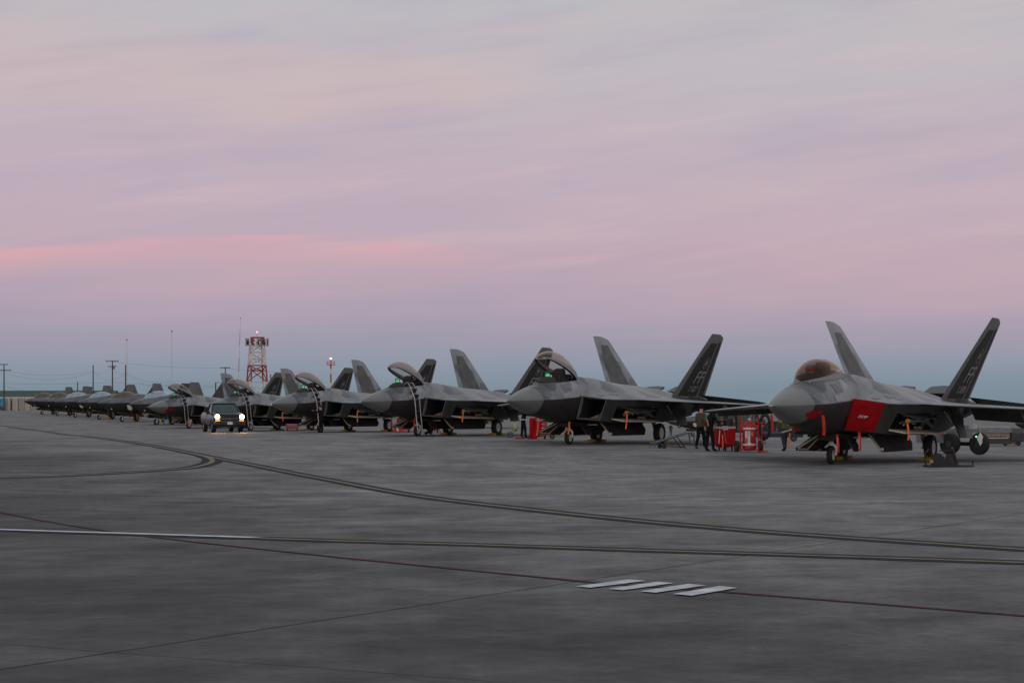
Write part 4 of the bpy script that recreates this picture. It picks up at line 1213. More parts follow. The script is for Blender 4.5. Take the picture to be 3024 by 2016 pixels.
for i, (px, Y, lab) in enumerate(ROWB):
    x = (px - 1512)/FPX*Y
    o = single if i == 0 else copy_tree(single)
    o.location = on(x, Y)
    o.rotation_euler = (0, 0, R(62.3 + (i % 3 - 1)*0.8 + 180))
    tag(o, lab, 'fighter jet', 'single-engine fighters parked in a row')
    JETB.append(o)
    if i in (1, 4, 5):
        for c in o.children_recursive:
            if c.name.startswith('canopy_glass'):
                c.data = c.data.copy()
                c.data.materials[0] = MATS['canopy_bronze']
# jets of the rows beyond, seen under the wings
for j, (px, py, hd, lab) in enumerate([(2045, 1287, 20, 'far grey single-engine fighter seen under the wing of the jet numbered 027'), (1400, 1262, 62, 'far grey fighter glimpsed behind the jet next to number 027'), (3060, 1302, 40, 'far grey fighter beyond the red bin at the edge of the apron')]):
    o = copy_tree(single)
    o.location = G(px, py)
    o.rotation_euler = (0, 0, R(hd + 180))
    tag(o, lab, 'fighter jet', 'jets in the rows beyond')
# ------------------------------------------------------------------ things on and around the jets
WHO = ['the jet with red intake covers', 'the jet numbered 027', 'the jet next to number 027', 'the jet with a person at its ladder', 'the jet behind the pickup truck', 'the last twin-tail jet']
def jthing(j, name, label, cat, group=None):
    o = thing(name, label, cat, JETS[j].location, JETS[j].rotation_euler.z, group)
    return o
for j in (2, 3, 4, 5):
    la = jthing(j, 'boarding_ladder', 'boarding ladder hooked over the cockpit sill of ' + WHO[j], 'ladder', 'boarding ladders')
    pth = lambda s: [P(s, 0.47, 2.78), P(s, 0.56, 2.90), P(s, 0.70, 2.90), P(s, 0.86, 2.68), P(s, 1.13, 2.05), P(s + 0.03, 1.20, 1.2), P(s + 0.06, 1.28, 0.36)]
    for s in (3.50, 3.98):
        MB().tube(pth(s), 0.026, 7).build('rail', MATS['steel'], la)
    a, b = pth(3.50), pth(3.98)
    for k in range(9):
        u = 3 + k*0.36
        i = min(int(u), 5)
        f = u - i
        if i >= 6: break
        MB().tube([a[i].lerp(a[i+1], f), b[i].lerp(b[i+1], f)], 0.018, 6).build('rung', MATS['dark_steel'], la)
    for k in range(2):
        MB().box((a[3].lerp(a[4], 0.3 + 0.5*k) + b[3].lerp(b[4], 0.3 + 0.5*k))/2, (0.4, 0.06, 0.22), (R(-25), 0, 0)).build('step_pad', MATS['black'], la, 0)
    MB().tube([a[5].lerp(a[6], 0.9), b[5].lerp(b[6], 0.9)], 0.03, 6).build('foot_bar', MATS['steel'], la)
def low_side(s, v, sg=1, out=0.02):
    h = fw_half(s)
    p_ = h[4].lerp(h[5], min(1, v*2)) if v < 0.5 else h[5].lerp(h[6], v*2 - 1)
    return Vector((p_.x, sg*(p_.y + out), p_.z - out*0.3))
# soft red covers
for sg, lab in ((1, 'red cloth cover with white lettering over the left intake of number 038'), (-1, 'plain red cloth cover over the right intake of number 038')):
    cv = jthing(0, 'intake_cover', lab, 'intake cover')
    l4 = lip(sg)
    cc = sum(l4, Vector())/4
    n = 12
    rnd = random.Random(11)
    cs = [c.lerp(cc, -0.035) + Vector((0.05, 0, 0)) for c in l4]
    front, back = [], []
    for i in range(n + 1):
        for k in range(n + 1):
            u, v = i/n, k/n
            pt = (cs[0]*(1-u) + cs[1]*u)*(1-v) + (cs[3]*(1-u) + cs[2]*u)*v
            e_ = min(u, 1-u, v, 1-v)
            puff = 0.05*min(1, e_*5)**0.5 + (0.018*math.sin(9*u + 5*v)*math.sin(7*v) if e_ > 0.05 else 0)
            front.append(pt + Vector((puff, 0.3*puff*sg, 0)))
            back.append(pt + Vector((-0.10, -0.03*sg, 0)))
    N1 = n + 1
    fc = [(i*N1 + k, i*N1 + k + 1, (i+1)*N1 + k + 1, (i+1)*N1 + k) for i in range(n) for k in range(n)]
    ob = MB().add(front, fc)
    edge = [i*N1 for i in range(N1)] + [n*N1 + k for k in range(1, N1)] + [i*N1 + n for i in range(n-1, -1, -1)] + [k for k in range(n-1, 0, -1)]
    E_ = len(edge)
    ob.add([front[i] for i in edge] + [back[i] for i in edge], [(k, (k+1) % E_, E_ + (k+1) % E_, E_ + k) for k in range(E_)])
    ob.build('cloth', MATS['red_cloth'], cv, 50)
    if sg > 0:
        ux = (cs[1] - cs[0]).normalized()
        vy = (cs[0] - cs[3]).normalized()
        nn = ux.cross(vy).normalized()
        if nn.x < 0: nn = -nn
        vy2 = nn.cross(ux)
        mm = Matrix((ux, vy2, nn)).transposed().to_4x4()
        mm.translation = (cs[0]*0.62 + cs[1]*0.38)*0.5 + (cs[3]*0.62 + cs[2]*0.38)*0.5 + nn*0.085
        text('EAMP', 0.15, MATS['print_white'], 'lettering', cv, mm, 0.5, 0.004, 0.95)
for j, lab in ((0, 'red cover over the chin sensor of the jet numbered 038'), (5, 'red cover over the chin sensor of the last twin-tail jet')):
    rows_ = [(0.34, 1.90, 2.40), (0.45, 1.78, 2.44), (0.55, 1.68, 2.44), (0.66, 1.62, 2.38), (0.78, 1.72, 2.22), (0.88, 1.88, 2.08)]
    pc = tag(MB().loft([[low_side(a_ + (b_ - a_)*k/4, v, 1, 0.03) for k in range(5)] for v, a_, b_ in rows_], closed=False).build('sensor_cover', MATS['red_cloth'], None, 50), lab, 'sensor cover')
    pc.location, pc.rotation_euler = JETS[j].location, JETS[j].rotation_euler
sc = tag(MB().plate([P(3.53, 0.15, 2.96), P(3.53, -0.15, 2.96), P(3.51, -0.17, 3.10), P(3.51, 0.17, 3.10)], Vector((1, 0, 0.1)), 0.02).build('display_cover', MATS['red_cloth'], None, 0), 'red cover over the cockpit display under the closed canopy of 038', 'display cover')
sc.location, sc.rotation_euler = JETS[0].location, JETS[0].rotation_euler
def streamer(j, p, ln, m, lab, printed=False, wd=0.075):
    st = jthing(j, 'warning_streamer', lab, 'streamer', 'warning streamers')
    M_ = JETS[j].matrix_world.to_3x3()
    side = M_.inverted() @ Vector((1, 0, 0))
    side.normalize()
    nrm = M_.inverted() @ Vector((0, -1, 0))
    nrm.normalize()
    n = 7
    vs = []
    for i in range(n + 1):
        u = i/n
        c = p + Vector((0, 0, -ln*u)) + nrm*(0.03*math.sin(3.2*u + j)) + side*(0.035*math.sin(2.1*u + 1.3*j))
        vs += [c - side*wd/2, c + side*wd/2, c + side*wd/2 - nrm*0.006, c - side*wd/2 - nrm*0.006]
    fs = []
    for i in range(n):
        for k in range(4):
            fs.append((i*4 + k, i*4 + (k+1) % 4, (i+1)*4 + (k+1) % 4, (i+1)*4 + k))
    MB().add(vs, fs).build('ribbon', MATS[m], st, 40)
    if printed:
        xa = Vector((0, 0, -1))
        mm = Matrix((xa, nrm.cross(xa), nrm)).transposed().to_4x4()
        mm.translation = p + Vector((0, 0, -ln*0.55)) + nrm*0.05
        text('REMOVE BEFORE FLIGHT', 0.05, MATS['print_white'], 'lettering', st, mm, 0, 0.001, 0.78)
    return st
streamer(0, P(2.35, 0.80, 1.60), 0.62, 'streamer', 'red streamer hanging from the chin sensor cover of the jet numbered 038', wd=0.095)
streamer(0, P(0.75, -0.30, 1.62), 0.50, 'streamer', 'short red streamer hanging below the radome of the jet numbered 038')
streamer(0, P(4.30, 0.62, 0.98), 0.58, 'streamer', 'printed red streamer hanging at the nose gear door of the jet numbered 038', True, 0.085)
streamer(0, P(5.45, 0.98, 1.06), 0.60, 'streamer', 'printed red streamer hanging under the left intake cover', True, 0.085)
for j in range(6):
    streamer(j, P(6.90, 2.16, 1.33), 0.55 + 0.1*(j % 2), 'orange', 'orange streamer hanging from the missile of ' + WHO[j], wd=0.06)
for j, s, y, z, l_ in ((1, 3.6, -0.5, 1.03, 0.62), (1, 4.75, 0.42, 1.0, 0.55), (2, 3.6, -0.4, 1.05, 0.55), (2, 4.6, 0.45, 1.02, 0.55), (3, 4.9, 0.5, 0.95, 0.6), (5, 4.4, 0.9, 1.0, 0.75)):
    streamer(j, P(s, y, z), l_, 'orange' if j in (1, 5) else 'streamer', '%s streamer under the %s of %s' % ('orange' if j in (1, 5) else 'red', 'forward belly' if s < 4 else 'nose gear bay', WHO[j]), wd=0.07)
# wheel chocks
def chock_mesh():
    m = MB()
    a, b, h, wd = 0.15, 0.06, 0.12, 0.22
    m.add([(-a, -wd, 0), (a, -wd, 0), (b, -wd, h), (-b, -wd, h), (-a, wd, 0), (a, wd, 0), (b, wd, h), (-b, wd, h)],
          [(0, 1, 2, 3), (7, 6, 5, 4), (0, 4, 5, 1), (1, 5, 6, 2), (2, 6, 7, 3), (3, 7, 4, 0)])
    m.tube([(0, -0.05, h - 0.01), (0, -0.05, h + 0.05), (0, 0.05, h + 0.05), (0, 0.05, h - 0.01)], 0.012, 6)
    return m.mesh('wheel_chock', MATS['yellow'], 20)
cm = chock_mesh()
def chock(p, rz, lab):
    o = bpy.data.objects.new('wheel_chock', cm)
    col.objects.link(o)
    o.location = p
    o.rotation_euler = (0, 0, rz)
    tag(o, lab, 'wheel chock', 'yellow wheel chocks')
for j in range(6):
    for y in (1.615, -1.615):
        for ds in (-0.52, 0.54):
            q = JETS[j].matrix_world @ P(NS + 6.06 + ds, y, 0)
            chock(on(q.x, q.y), JETS[j].rotation_euler.z + random.uniform(-0.25, 0.25), 'chock %s the %s main wheel of %s' % ('ahead of' if ds < 0 else 'behind', 'left' if y > 0 else 'right', WHO[j]))
bpy.context.view_layer.update()
for j, o in enumerate(JETB):
    for y in (1.9, -1.9):
        q = o.matrix_world @ Q(NB + 4.9 - 0.5, y, 0)
        chock(on(q.x, q.y), o.rotation_euler.z + random.uniform(-0.3, 0.3), 'yellow chock at the %s main wheel of the %s single-engine jet past the twin-tails' % ('left' if y > 0 else 'right', ['first', 'second', 'third', 'fourth', 'fifth', 'sixth'][j]))

# ------------------------------------------------------------------ carts and ground equipment
def caster(parent, x, y, r=0.07):
    MB().lathe([(-0.02, r*0.4), (-0.022, r*0.9), (-0.015, r), (0.015, r), (0.022, r*0.9), (0.02, r*0.4)], (x, y, r), (1, 0, 0), 12).box((x, y, r*1.75), (0.07, 0.05, r*1.1)).build('caster', MATS['rubber'], parent)
def tool_cart(px, py, lab, wd=0.9, dp=0.5, h=0.95, rz=0.0, drawers=4, top='steel'):
    t = thing('tool_cart', lab, 'tool cart', G(px, py), rz, 'red tool carts')
    b0 = 0.17
    MB().box((0, 0, b0 + (h - b0)/2), (wd, dp, h - b0)).build('cabinet', MATS['red'], t, 0)
    MB().box((0, 0, h + 0.02), (wd + 0.03, dp + 0.03, 0.04)).build('work_top', MATS[top], t, 0)
    dh = (h - b0 - 0.06)/drawers
    for k in range(drawers):
        d = MB().box((0, -dp/2 - 0.008, b0 + 0.03 + dh*(k + 0.5)), (wd - 0.06, 0.02, dh - 0.02)).build('drawer', MATS['red'], t, 0)
        MB().box((0, -dp/2 - 0.03, b0 + 0.03 + dh*(k + 0.86)), (wd - 0.2, 0.02, 0.02)).build('handle', MATS['steel'], d, 0)
    for x in (-1, 1):
        for y in (-1, 1):
            caster(t, x*(wd/2 - 0.1), y*(dp/2 - 0.08))
    MB().tube([(wd/2, -dp/2 + 0.05, h - 0.1), (wd/2 + 0.07, -dp/2 + 0.05, h - 0.1), (wd/2 + 0.07, dp/2 - 0.05, h - 0.1), (wd/2, dp/2 - 0.05, h - 0.1)], 0.015, 6).build('push_handle', MATS['dark_steel'], t)
    return t
t = tool_cart(1590, 1296, 'red tool cart with a red cloth hung over it beside the jet numbered 027', 0.85, 0.5, 1.0, R(-8))
dr = []
for i in range(9):
    u = i/8
    dr.append([Vector((-0.46 + 0.62*v - 0.12*u*(v > 0.6) - 0.25*max(0, u-0.5)*v + 0.02*math.sin(9*v), -0.30 - 0.05*math.sin(7*v + 2*u) - 0.10*u, 1.06 - 1.03*u)) for v in [k/8 for k in range(9)]])
dr.insert(0, [Vector((-0.46 + 0.62*k/8, -0.05, 1.07)) for k in range(9)])
tag(MB().loft(dr, closed=False).build('hanging_cloth', MATS['red_cloth'], None, 60), 'large red cloth draped down the front of the tool cart by number 027', 'cloth')
bpy.data.objects['hanging_cloth'].location = t.location
for k, px in enumerate((1533, 1573)):
    tag(MB().box((0, 0, 0.04), (0.42, 0.3, 0.07)).box((0.02, 0, 0.085), (0.30, 0.22, 0.04)).build('knee_pad', MATS['red'], None, 0), 'flat red pad %s' % ('on the concrete beside the small dark toolbox', 'at the foot of the draped red cloth')[k], 'pad', 'red pads by the cart').location = G(px, 1296)
t = tool_cart(1192, 1276.5, 'red tool cart behind the leaning dark red sign board', 0.85, 0.5, 0.85, R(10), top='black')
MB().tube([(-0.3, 0.1, 0.85), (-0.3, 0.1, 1.22)], 0.04, 8).build('lamp_post', MATS['red'], t)
MB().box((0.1, 0, 0.93), (0.3, 0.2, 0.1)).build('top_box', MATS['yellow'], t, 0)
sb = thing('sign_board', 'dark red sign board with white stripes leaning by the tool cart', 'board', G(1178, 1277.5), R(12))
MB().plate([(-0.34, 0, 0.02), (0.34, 0, 0.02), (0.24, 0.2, 0.58), (-0.30, 0.2, 0.58)], Vector((0, -1, 0.35)), 0.03).build('panel', MATS['red'], sb, 0)
MB().plate([(-0.10, 0.02, 0.12), (-0.02, 0.02, 0.12), (-0.12, 0.15, 0.48), (-0.20, 0.15, 0.48)], Vector((0, -1, 0.35)), 0.012).build('stripe', MATS['white'], sb, 0)
tool_cart(1284, 1279, 'small red tool cart behind the kneeling person', 0.55, 0.4, 0.55, R(5), 3)
tool_cart(863, 1272, 'wide low red tool cart under the jet behind the pickup truck', 0.95, 0.5, 0.50, R(3), 3)
tool_cart(2985, 1313.5, 'low red equipment bin standing alone on the far right of the apron', 1.1, 0.55, 0.62, R(4), 3, 'red')
def small_box(name, lab, cat, px, py, d, m, handle=True):
    t = thing(name, lab, cat, G(px, py), random.uniform(-0.3, 0.3))
    MB().box((0, 0, d[2]*0.42), (d[0], d[1], d[2]*0.84)).build('case', MATS[m], t, 0)
    MB().box((0, 0, d[2]*0.93), (d[0]*1.03, d[1]*1.03, d[2]*0.15)).build('lid', MATS[m], t, 0)
    if handle:
        MB().tube([(-d[0]*0.3, 0, d[2]), (-d[0]*0.3, 0, d[2]*1.2), (d[0]*0.3, 0, d[2]*1.2), (d[0]*0.3, 0, d[2])], 0.015, 6).build('handle', MATS['dark_steel'], t)
    return t
small_box('toolbox', 'small dark blue toolbox on the concrete by the nose of the jet numbered 027', 'toolbox', 1506, 1292, (0.34, 0.25, 0.26), 'blue_steel')
small_box('cool_box', 'bright blue box standing beneath the nose of the last twin-tail jet', 'box', 491, 1247, (0.4, 0.35, 0.45), 'mural_blue', False)
mat('lime', (0.42, 0.48, 0.06), 0.5, 0, 0.15, 5)
def wheeled_bottle(px, py, lab, rz=0.3):
    t = thing('bottle_cart', lab, 'cart', G(px, py), rz, 'lime yellow carts')
    MB().lathe([(0.1, 0), (0.12, 0.14), (0.85, 0.14), (0.95, 0.05), (1.0, 0.04)], (0, 0, 0.12), (0, 0, 1), 14).build('bottle', MATS['lime'], t)
    for x in (-0.27, 0.27):
        wheel(t, Vector((x, 0.05, 0.24)), 0.24, 0.08, 0.15, (1, 0, 0), 'lime')
    MB().tube([(-0.27, 0.05, 0.24), (0.27, 0.05, 0.24)], 0.02, 6).tube([(-0.12, 0.15, 0.15), (-0.12, 0.15, 1.2), (0.12, 0.15, 1.2), (0.12, 0.15, 0.15)], 0.018, 6).build('frame', MATS['lime'], t)
wheeled_bottle(476, 1252.5, 'lime yellow wheeled bottle cart by the nose wheel of the first single-engine jet')
wheeled_bottle(1521, 1273, 'lime yellow wheeled bottle cart far off beyond the jet numbered 027', 1.0)
# flight-line fire extinguisher
fx = thing('fire_extinguisher', 'tall red wheeled fire extinguisher with white labels and tubular frame', 'fire extinguisher', G(2213, 1334), R(-6))
MB().lathe([(0, 0), (0.0, 0.20), (0.06, 0.27), (0.95, 0.27), (1.06, 0.20), (1.11, 0.09), (1.16, 0.06), (1.20, 0.06)], (0, 0, 0.06), (0, 0, 1), 24).build('tank', MATS['red'], fx)
for z in (0.26, 0.90):
    MB().lathe([(0, 0.268), (0, 0.276), (0.075, 0.276), (0.075, 0.268)], (0, 0, z), (0, 0, 1), 24).build('band', MATS['white_metal'], fx)
def curved_label(zc, hh, a0, a1, m, nm='label_plate'):
    vs = []
    for i in range(7):
        a = R(a0 + (a1 - a0)*i/6)
        for z in (zc - hh/2, zc + hh/2):
            vs.append((0.275*math.sin(a), -0.275*math.cos(a), z))
    return MB().add(vs, [(i*2, i*2 + 2, i*2 + 3, i*2 + 1) for i in range(6)]).build(nm, MATS[m], fx, 60)
curved_label(0.70, 0.26, -38, 6, 'white')
curved_label(0.47, 0.20, -38, 6, 'white_metal')
curved_label(0.47, 0.19, -37, -12, 'grey_steel')
curved_label(0.72, 0.16, 14, 30, 'orange')
MB().add([(-0.13, -0.283, 0.34), (0.0, -0.287, 0.30), (0.11, -0.283, 0.34), (-0.01, -0.287, 0.38)], [(0, 1, 2, 3)]).build('diamond', MATS['white'], fx, 0)
for k in range(5):
    MB().box((-0.06, -0.282, 0.80 - 0.045*k), (0.13, 0.004, 0.018)).build('print_line', MATS['grey_steel'], fx, 0)
MB().tube([(-0.36, -0.12, 0.04), (-0.36, -0.12, 1.25), (-0.40, -0.12, 1.45), (-0.36, -0.12, 1.62), (-0.22, -0.12, 1.68), (0.18, -0.12, 1.68), (0.32, -0.12, 1.60), (0.36, -0.12, 1.42), (0.36, -0.12, 0.04)], 0.03, 8).build('frame', MATS['red'], fx)
MB().tube([(-0.36, -0.12, 1.18), (0.62, -0.12, 1.16)], 0.02, 6).tube([(0.48, -0.12, 1.16), (0.48, -0.12, 0.35)], 0.028, 6).tube([(-0.22, -0.12, 1.18), (-0.22, -0.12, 0.98)], 0.02, 6).tube([(-0.36, -0.12, 0.10), (0.36, -0.12, 0.10)], 0.025, 6).build('cross_bar', MATS['red'], fx)
MB().tube([(-0.12, -0.12, 1.68), (-0.10, -0.12, 1.80), (0.02, -0.12, 1.80), (0.05, -0.12, 1.68)], 0.02, 6).build('lift_eye', MATS['red'], fx)
MB().box((0, -0.13, 1.02), (0.72, 0.03, 0.14)).build('frame_plate', MATS['red'], fx, 0)
MB().box((0.50, -0.2, 0.03), (0.46, 0.16, 0.05)).build('stand_foot', MATS['red'], fx, 0)
MB().tube([(0.48, -0.12, 0.36), (0.66, -0.12, 0.38)], 0.03, 6).build('latch', MATS['red'], fx)
for x in (-0.50, 0.44):
    wheel(fx, Vector((x, 0.04, 0.22)), 0.24, 0.13, 0.11, (1, 0.25, 0), 'red')
MB().tube([(0, 0, 1.24), (0, 0, 1.34), (0.12, -0.05, 1.50), (0.20, -0.08, 1.62)], 0.025, 6).box((0, 0, 1.30), (0.12, 0.1, 0.08)).build('valve', MATS['steel'], fx)
for k in range(3):
    MB().tube([(0.62 + 0.05*k, 0.06*k - 0.05, 1.18 + 0.45*math.sin(a)) if False else (0.62 + (0.16 + 0.035*k)*math.cos(a), 0.05*k, 1.02 + (0.42 + 0.05*k)*math.sin(a)) for a in [2*math.pi*i/20 for i in range(20)]], 0.028, 6, closed=True).build('hose', MATS['rubber'], fx)
# red fabric-sided service cart with hoses
rc = thing('service_cart', 'red fabric-sided service cart with black hose coil and metal rim beside two people', 'cart', G(2140, 1331), R(4))
ring = lambda sx, sy, z, dx=0: [Vector((dx + sx*x, sy*y, z)) for x, y in ((-1, -1), (-0.33, -1.06), (0.33, -1.03), (1, -1), (1.04, 0), (1, 1), (0, 1), (-1, 1))]
MB().loft([ring(0.27, 0.2, 0.17), ring(0.38, 0.28, 0.27), ring(0.385, 0.29, 0.6, 0.01), ring(0.38, 0.29, 0.92)], cap0=True).build('fabric_bin', MATS['red_cloth'], rc, 30)
MB().loft([ring(0.395, 0.305, 0.90), ring(0.40, 0.31, 0.99), ring(0.36, 0.27, 0.99), ring(0.36, 0.27, 0.9)]).build('rim', MATS['galvanised'], rc, 30)
MB().box((-0.03, -0.312, 0.93), (0.22, 0.02, 0.16)).build('rim_tab', MATS['galvanised'], rc, 0)
MB().lathe([(0, 0.2), (0.28, 0.2), (0.34, 0.14), (0.36, 0)], (0.16, 0.02, 0.97), (0, 0, 1), 16).build('motor', MATS['black'], rc)
MB().box((-0.18, 0, 1.10), (0.26, 0.26, 0.24)).build('control_box', MATS['black'], rc, 0)
for k in range(3):
    MB().tube([(0.26 + (0.20 + 0.03*k)*math.cos(a), 0.06*k - 0.06, 1.15 + (0.42 + 0.04*k)*math.sin(a)) for a in [math.pi*(-0.62 + 1.75*i/16) for i in range(17)]], 0.035, 7).build('hose', MATS['rubber'], rc)
MB().tube([(-0.08, -0.33, 0.88), (-0.05, -0.335, 0.60)], 0.018, 6).tube([(-0.04, -0.335, 0.55), (0.02, -0.335, 0.32)], 0.02, 6).build('zip_pull', MATS['steel'], rc)
MB().plate([(-0.17, -0.33, 0.66), (-0.12, -0.33, 0.66), (-0.11, -0.33, 0.12), (-0.16, -0.33, 0.12)], Vector((0, 1, 0)), 0.012).build('reflective_strip', MATS['orange'], rc, 0)
MB().plate([(-0.27, -0.325, 0.84), (-0.24, -0.325, 0.84), (-0.28, -0.325, 0.30), (-0.31, -0.325, 0.30)], Vector((0, 1, 0)), 0.012).build('lettering_strip', MATS['print_white'], rc, 0)
MB().tube([(0.36, -0.2, 0.26), (0.50, -0.26, 0.02)], 0.022, 6).build('kick_stand', MATS['red'], rc)
for x, y in ((-0.26, -0.2), (0.0, -0.22), (0.26, -0.2), (0, 0.2)):
    caster(rc, x, y, 0.085)
# inclined slatted stand by the main wheel of 027
ls = thing('slatted_stand', 'low dark blue slatted ramp stand on small wheels beside the jet numbered 027', 'stand', G(1990, 1324), R(14))
A0, A1 = Vector((-0.92, -0.25, 0.22)), Vector((0.55, -0.25, 0.66))
for y in (-0.25, 0.32):
    MB().tube([Vector((-0.92, y, 0.03)), Vector((-0.92, y, 0.22)), Vector((0.60, y, 0.66)), Vector((0.78, y, 0.58)), Vector((0.82, y, 0.12))], 0.03, 8).build('rail', MATS['blue_steel'], ls)
for k in range(8):
    c = A0.lerp(A1, (k + 0.3)/8)
    MB().box((c.x, 0.035, c.z), (0.10, 0.57, 0.025), (0, R(-17), 0)).build('slat', MATS['blue_steel'], ls, 0)
for y in (-0.25, 0.32):
    MB().tube([(0.05, y, 0.50), (0.42, y, 0.02)], 0.022, 6).build('leg', MATS['black'], ls)
    MB().tube([(-0.45, y, 0.10), (0.40, y, 0.06)], 0.018, 6).build('brace', MATS['black'], ls)
    wheel(ls, Vector((-0.5, y, 0.09)), 0.09, 0.05, 0.05, (0, 1, 0), 'dark_steel')
# jack and its skid under the main wheel of 038
jk = thing('maintenance_jack', 'black tubular jack on a skid at the left main wheel of number 038', 'jack', G(2778, 1379), R(2))
MB().tube([(-0.42, -0.05, 0.03), (0.98, -0.05, 0.03)], 0.03, 6).tube([(-0.42, 0.45, 0.03), (0.98, 0.45, 0.03)], 0.03, 6).tube([(0.98, -0.05, 0.03), (0.98, 0.45, 0.03)], 0.03, 6).tube([(0.97, -0.05, 0.03), (0.95, -0.05, 0.20)], 0.02, 6).build('skid', MATS['black'], jk)
MB().tube([(-0.42, -0.05, 0.03), (-0.50, -0.05, 0.18), (-0.48, -0.05, 0.42), (-0.36, -0.05, 0.55)], 0.028, 6).build('hoop', MATS['black'], jk)
MB().plate([(-0.30, -0.02, 0.04), (0.32, -0.02, 0.04), (0.10, -0.02, 0.30), (-0.05, -0.02, 0.42), (-0.30, -0.02, 0.40)], Vector((0, 1, 0)), 0.05).build('side_plate', MATS['black'], jk, 0)
MB().box((0.36, 0.2, 0.18), (0.24, 0.3, 0.28)).box((0.34, 0.2, 0.36), (0.18, 0.2, 0.08)).build('pump', MATS['seat_fabric'], jk, 0)
MB().tube([(0.36, 0.0, 0.55), (0.52, -0.02, 0.05)], 0.035, 6).build('lever', MATS['black'], jk)
MB().tube([(-0.05, 0.0, 0.50), (0.36, 0.0, 0.48)], 0.018, 6).build('handle_bar', MATS['black'], jk)
MB().lathe([(0, 0.0), (0.0, 0.035), (0.05, 0.035), (0.05, 0)], (0.345, 0.0, 0.55), (0.3, 0, 1), 8).build('lever_cap', MATS['red'], jk)
MB().box((-0.3, -0.06, 0.18), (0.1, 0.03, 0.1)).build('tag', MATS['yellow'], jk, 0)
# tow bar lying near the nose wheel of 027
tb = thing('tow_bar', 'grey tow bar lying on the concrete near the nose wheel of the jet numbered 027', 'tow bar', G(1608, 1296), R(10))
MB().tube([(-0.75, 0, 0.08), (0.75, 0, 0.30)], 0.045, 8).build('bar', MATS['galvanised'], tb)
MB().lathe([(-0.03, 0.05), (-0.03, 0.09), (0.03, 0.09), (0.03, 0.05)], (-0.78, 0, 0.08), (0, 1, 0), 12).build('tow_eye', MATS['dark_steel'], tb)
wheel(tb, Vector((0.4, 0.0, 0.13)), 0.13, 0.07, 0.07, (0, 1, 0), 'grey_steel')

# ------------------------------------------------------------------ munitions trailer, shelter, van
mt = thing('munitions_loader', 'grey munitions loader on large black tyres beneath the left wing of number 038', 'trailer', G(2846, 1342), R(-14))
MB().box((-0.55, 0.6, 0.98), (3.0, 1.2, 0.14)).build('deck', MATS['grey_steel'], mt, 0)
MB().box((-1.35, 0.5, 0.72), (1.1, 1.0, 0.5)).build('engine_box', MATS['grey_steel'], mt, 0)
MB().box((-0.2, 0.05, 0.80), (1.1, 0.1, 0.24)).build('side_panel', MATS['grey_steel'], mt, 0)
for x in (-0.55, 0.62):
    for y in (0.0, 1.25):
        wheel(mt, Vector((x, y, 0.44)), 0.44, 0.32, 0.17, (0.75, 1, 0), 'dark_steel')
MB().tube([(-0.55, 0.6, 0.45), (0.62, 0.6, 0.42)], 0.08, 8).tube([(0.62, 0.0, 0.42), (0.62, 1.25, 0.42)], 0.07, 8).tube([(-0.55, 0.0, 0.45), (-0.55, 1.25, 0.45)], 0.07, 8).build('axle', MATS['black'], mt)
MB().tube([(-0.9, 0.55, 1.05), (-0.35, 0.55, 1.85), (0.35, 0.55, 1.9)], 0.12, 8).tube([(-0.1, 0.3, 1.0), (-0.35, 0.55, 1.8)], 0.07, 8).build('lift_arm', MATS['grey_steel'], mt)
MB().box((0.35, 0.55, 1.98), (1.3, 0.7, 0.14)).build('lift_table', MATS['galvanised'], mt, 0)
rnd = random.Random(9)
for k in range(7):
    MB().box((-1.7 + 0.36*k, 0.05, 1.12 + rnd.uniform(0, 0.06)), (0.2, 0.16, rnd.uniform(0.1, 0.28))).build('fitting', MATS['grey_steel'] if k % 3 else MATS['steel'], mt, 0)
MB().tube([(-1.9, 0.02, 1.07), (0.3, 0.02, 1.07)], 0.03, 6).build('rail', MATS['cream'], mt)
MB().box((-0.85, -0.02, 0.80), (0.12, 0.05, 0.08)).build('tail_lamp', MATS['tail_red'], mt, 0)
MB().plate([(0.66, -0.28, 0.92), (0.82, -0.28, 0.66), (0.66, -0.28, 0.36), (0.52, -0.28, 0.66)], Vector((0, 1, 0)), 0.015).build('hazard_placard', MATS['white'], mt, 0)
MB().lathe([(0, 0), (0.0, 0.03), (0.03, 0.025), (0.04, 0)], (0.50, -0.25, 0.74), (0, -1, 0), 8).build('status_lamp', MATS['green_lamp'], mt)
MB().tube([(0.66, -0.1, 0.95), (0.60, -0.1, 1.6)], 0.02, 6).build('stake', MATS['cream'], mt)
mr = thing('missile_trailer', 'long grey munitions trailer with a missile on a cream rack beyond the loader', 'trailer', G(2940, 1316), R(4))
MB().loft([[Vector((x, y, z)) for y, z in ((0, 1.25), (0.1, 1.75), (1.3, 1.85), (1.5, 1.25))] for x in (-1.5, 1.6)], cap0=True, cap1=True).build('canopy_box', MATS['grey_steel'], mr, 0)
MB().box((0.05, 0.75, 0.42), (3.2, 1.4, 0.5)).build('bed', MATS['truck_trim'], mr, 0)
MB().box((0.0, 0.02, 0.74), (2.3, 0.3, 0.10)).build('rack', MATS['cream'], mr, 0)
MB().box((0.0, 0.7, 0.98), (2.9, 1.0, 0.5)).build('inner_panel', MATS['tan_bay'], mr, 0)
for k in range(7):
    MB().box((-1.1 + 0.36*k, 0.12, 1.0), (0.06, 0.12, 0.48)).build('bracket', MATS['tan_bay'], mr, 0)
MB().lathe([(-1.2, 0), (-1.1, 0.07), (1.1, 0.07), (1.3, 0)], (-0.2, 0.02, 0.93), (1, 0, 0), 12).build('missile', MATS['missile'], mr)
MB().lathe([(0, 0.075), (0.1, 0.075)], (0.45, 0.02, 0.93), (1, 0, 0), 12).build('band', MATS['blue_steel'], mr)
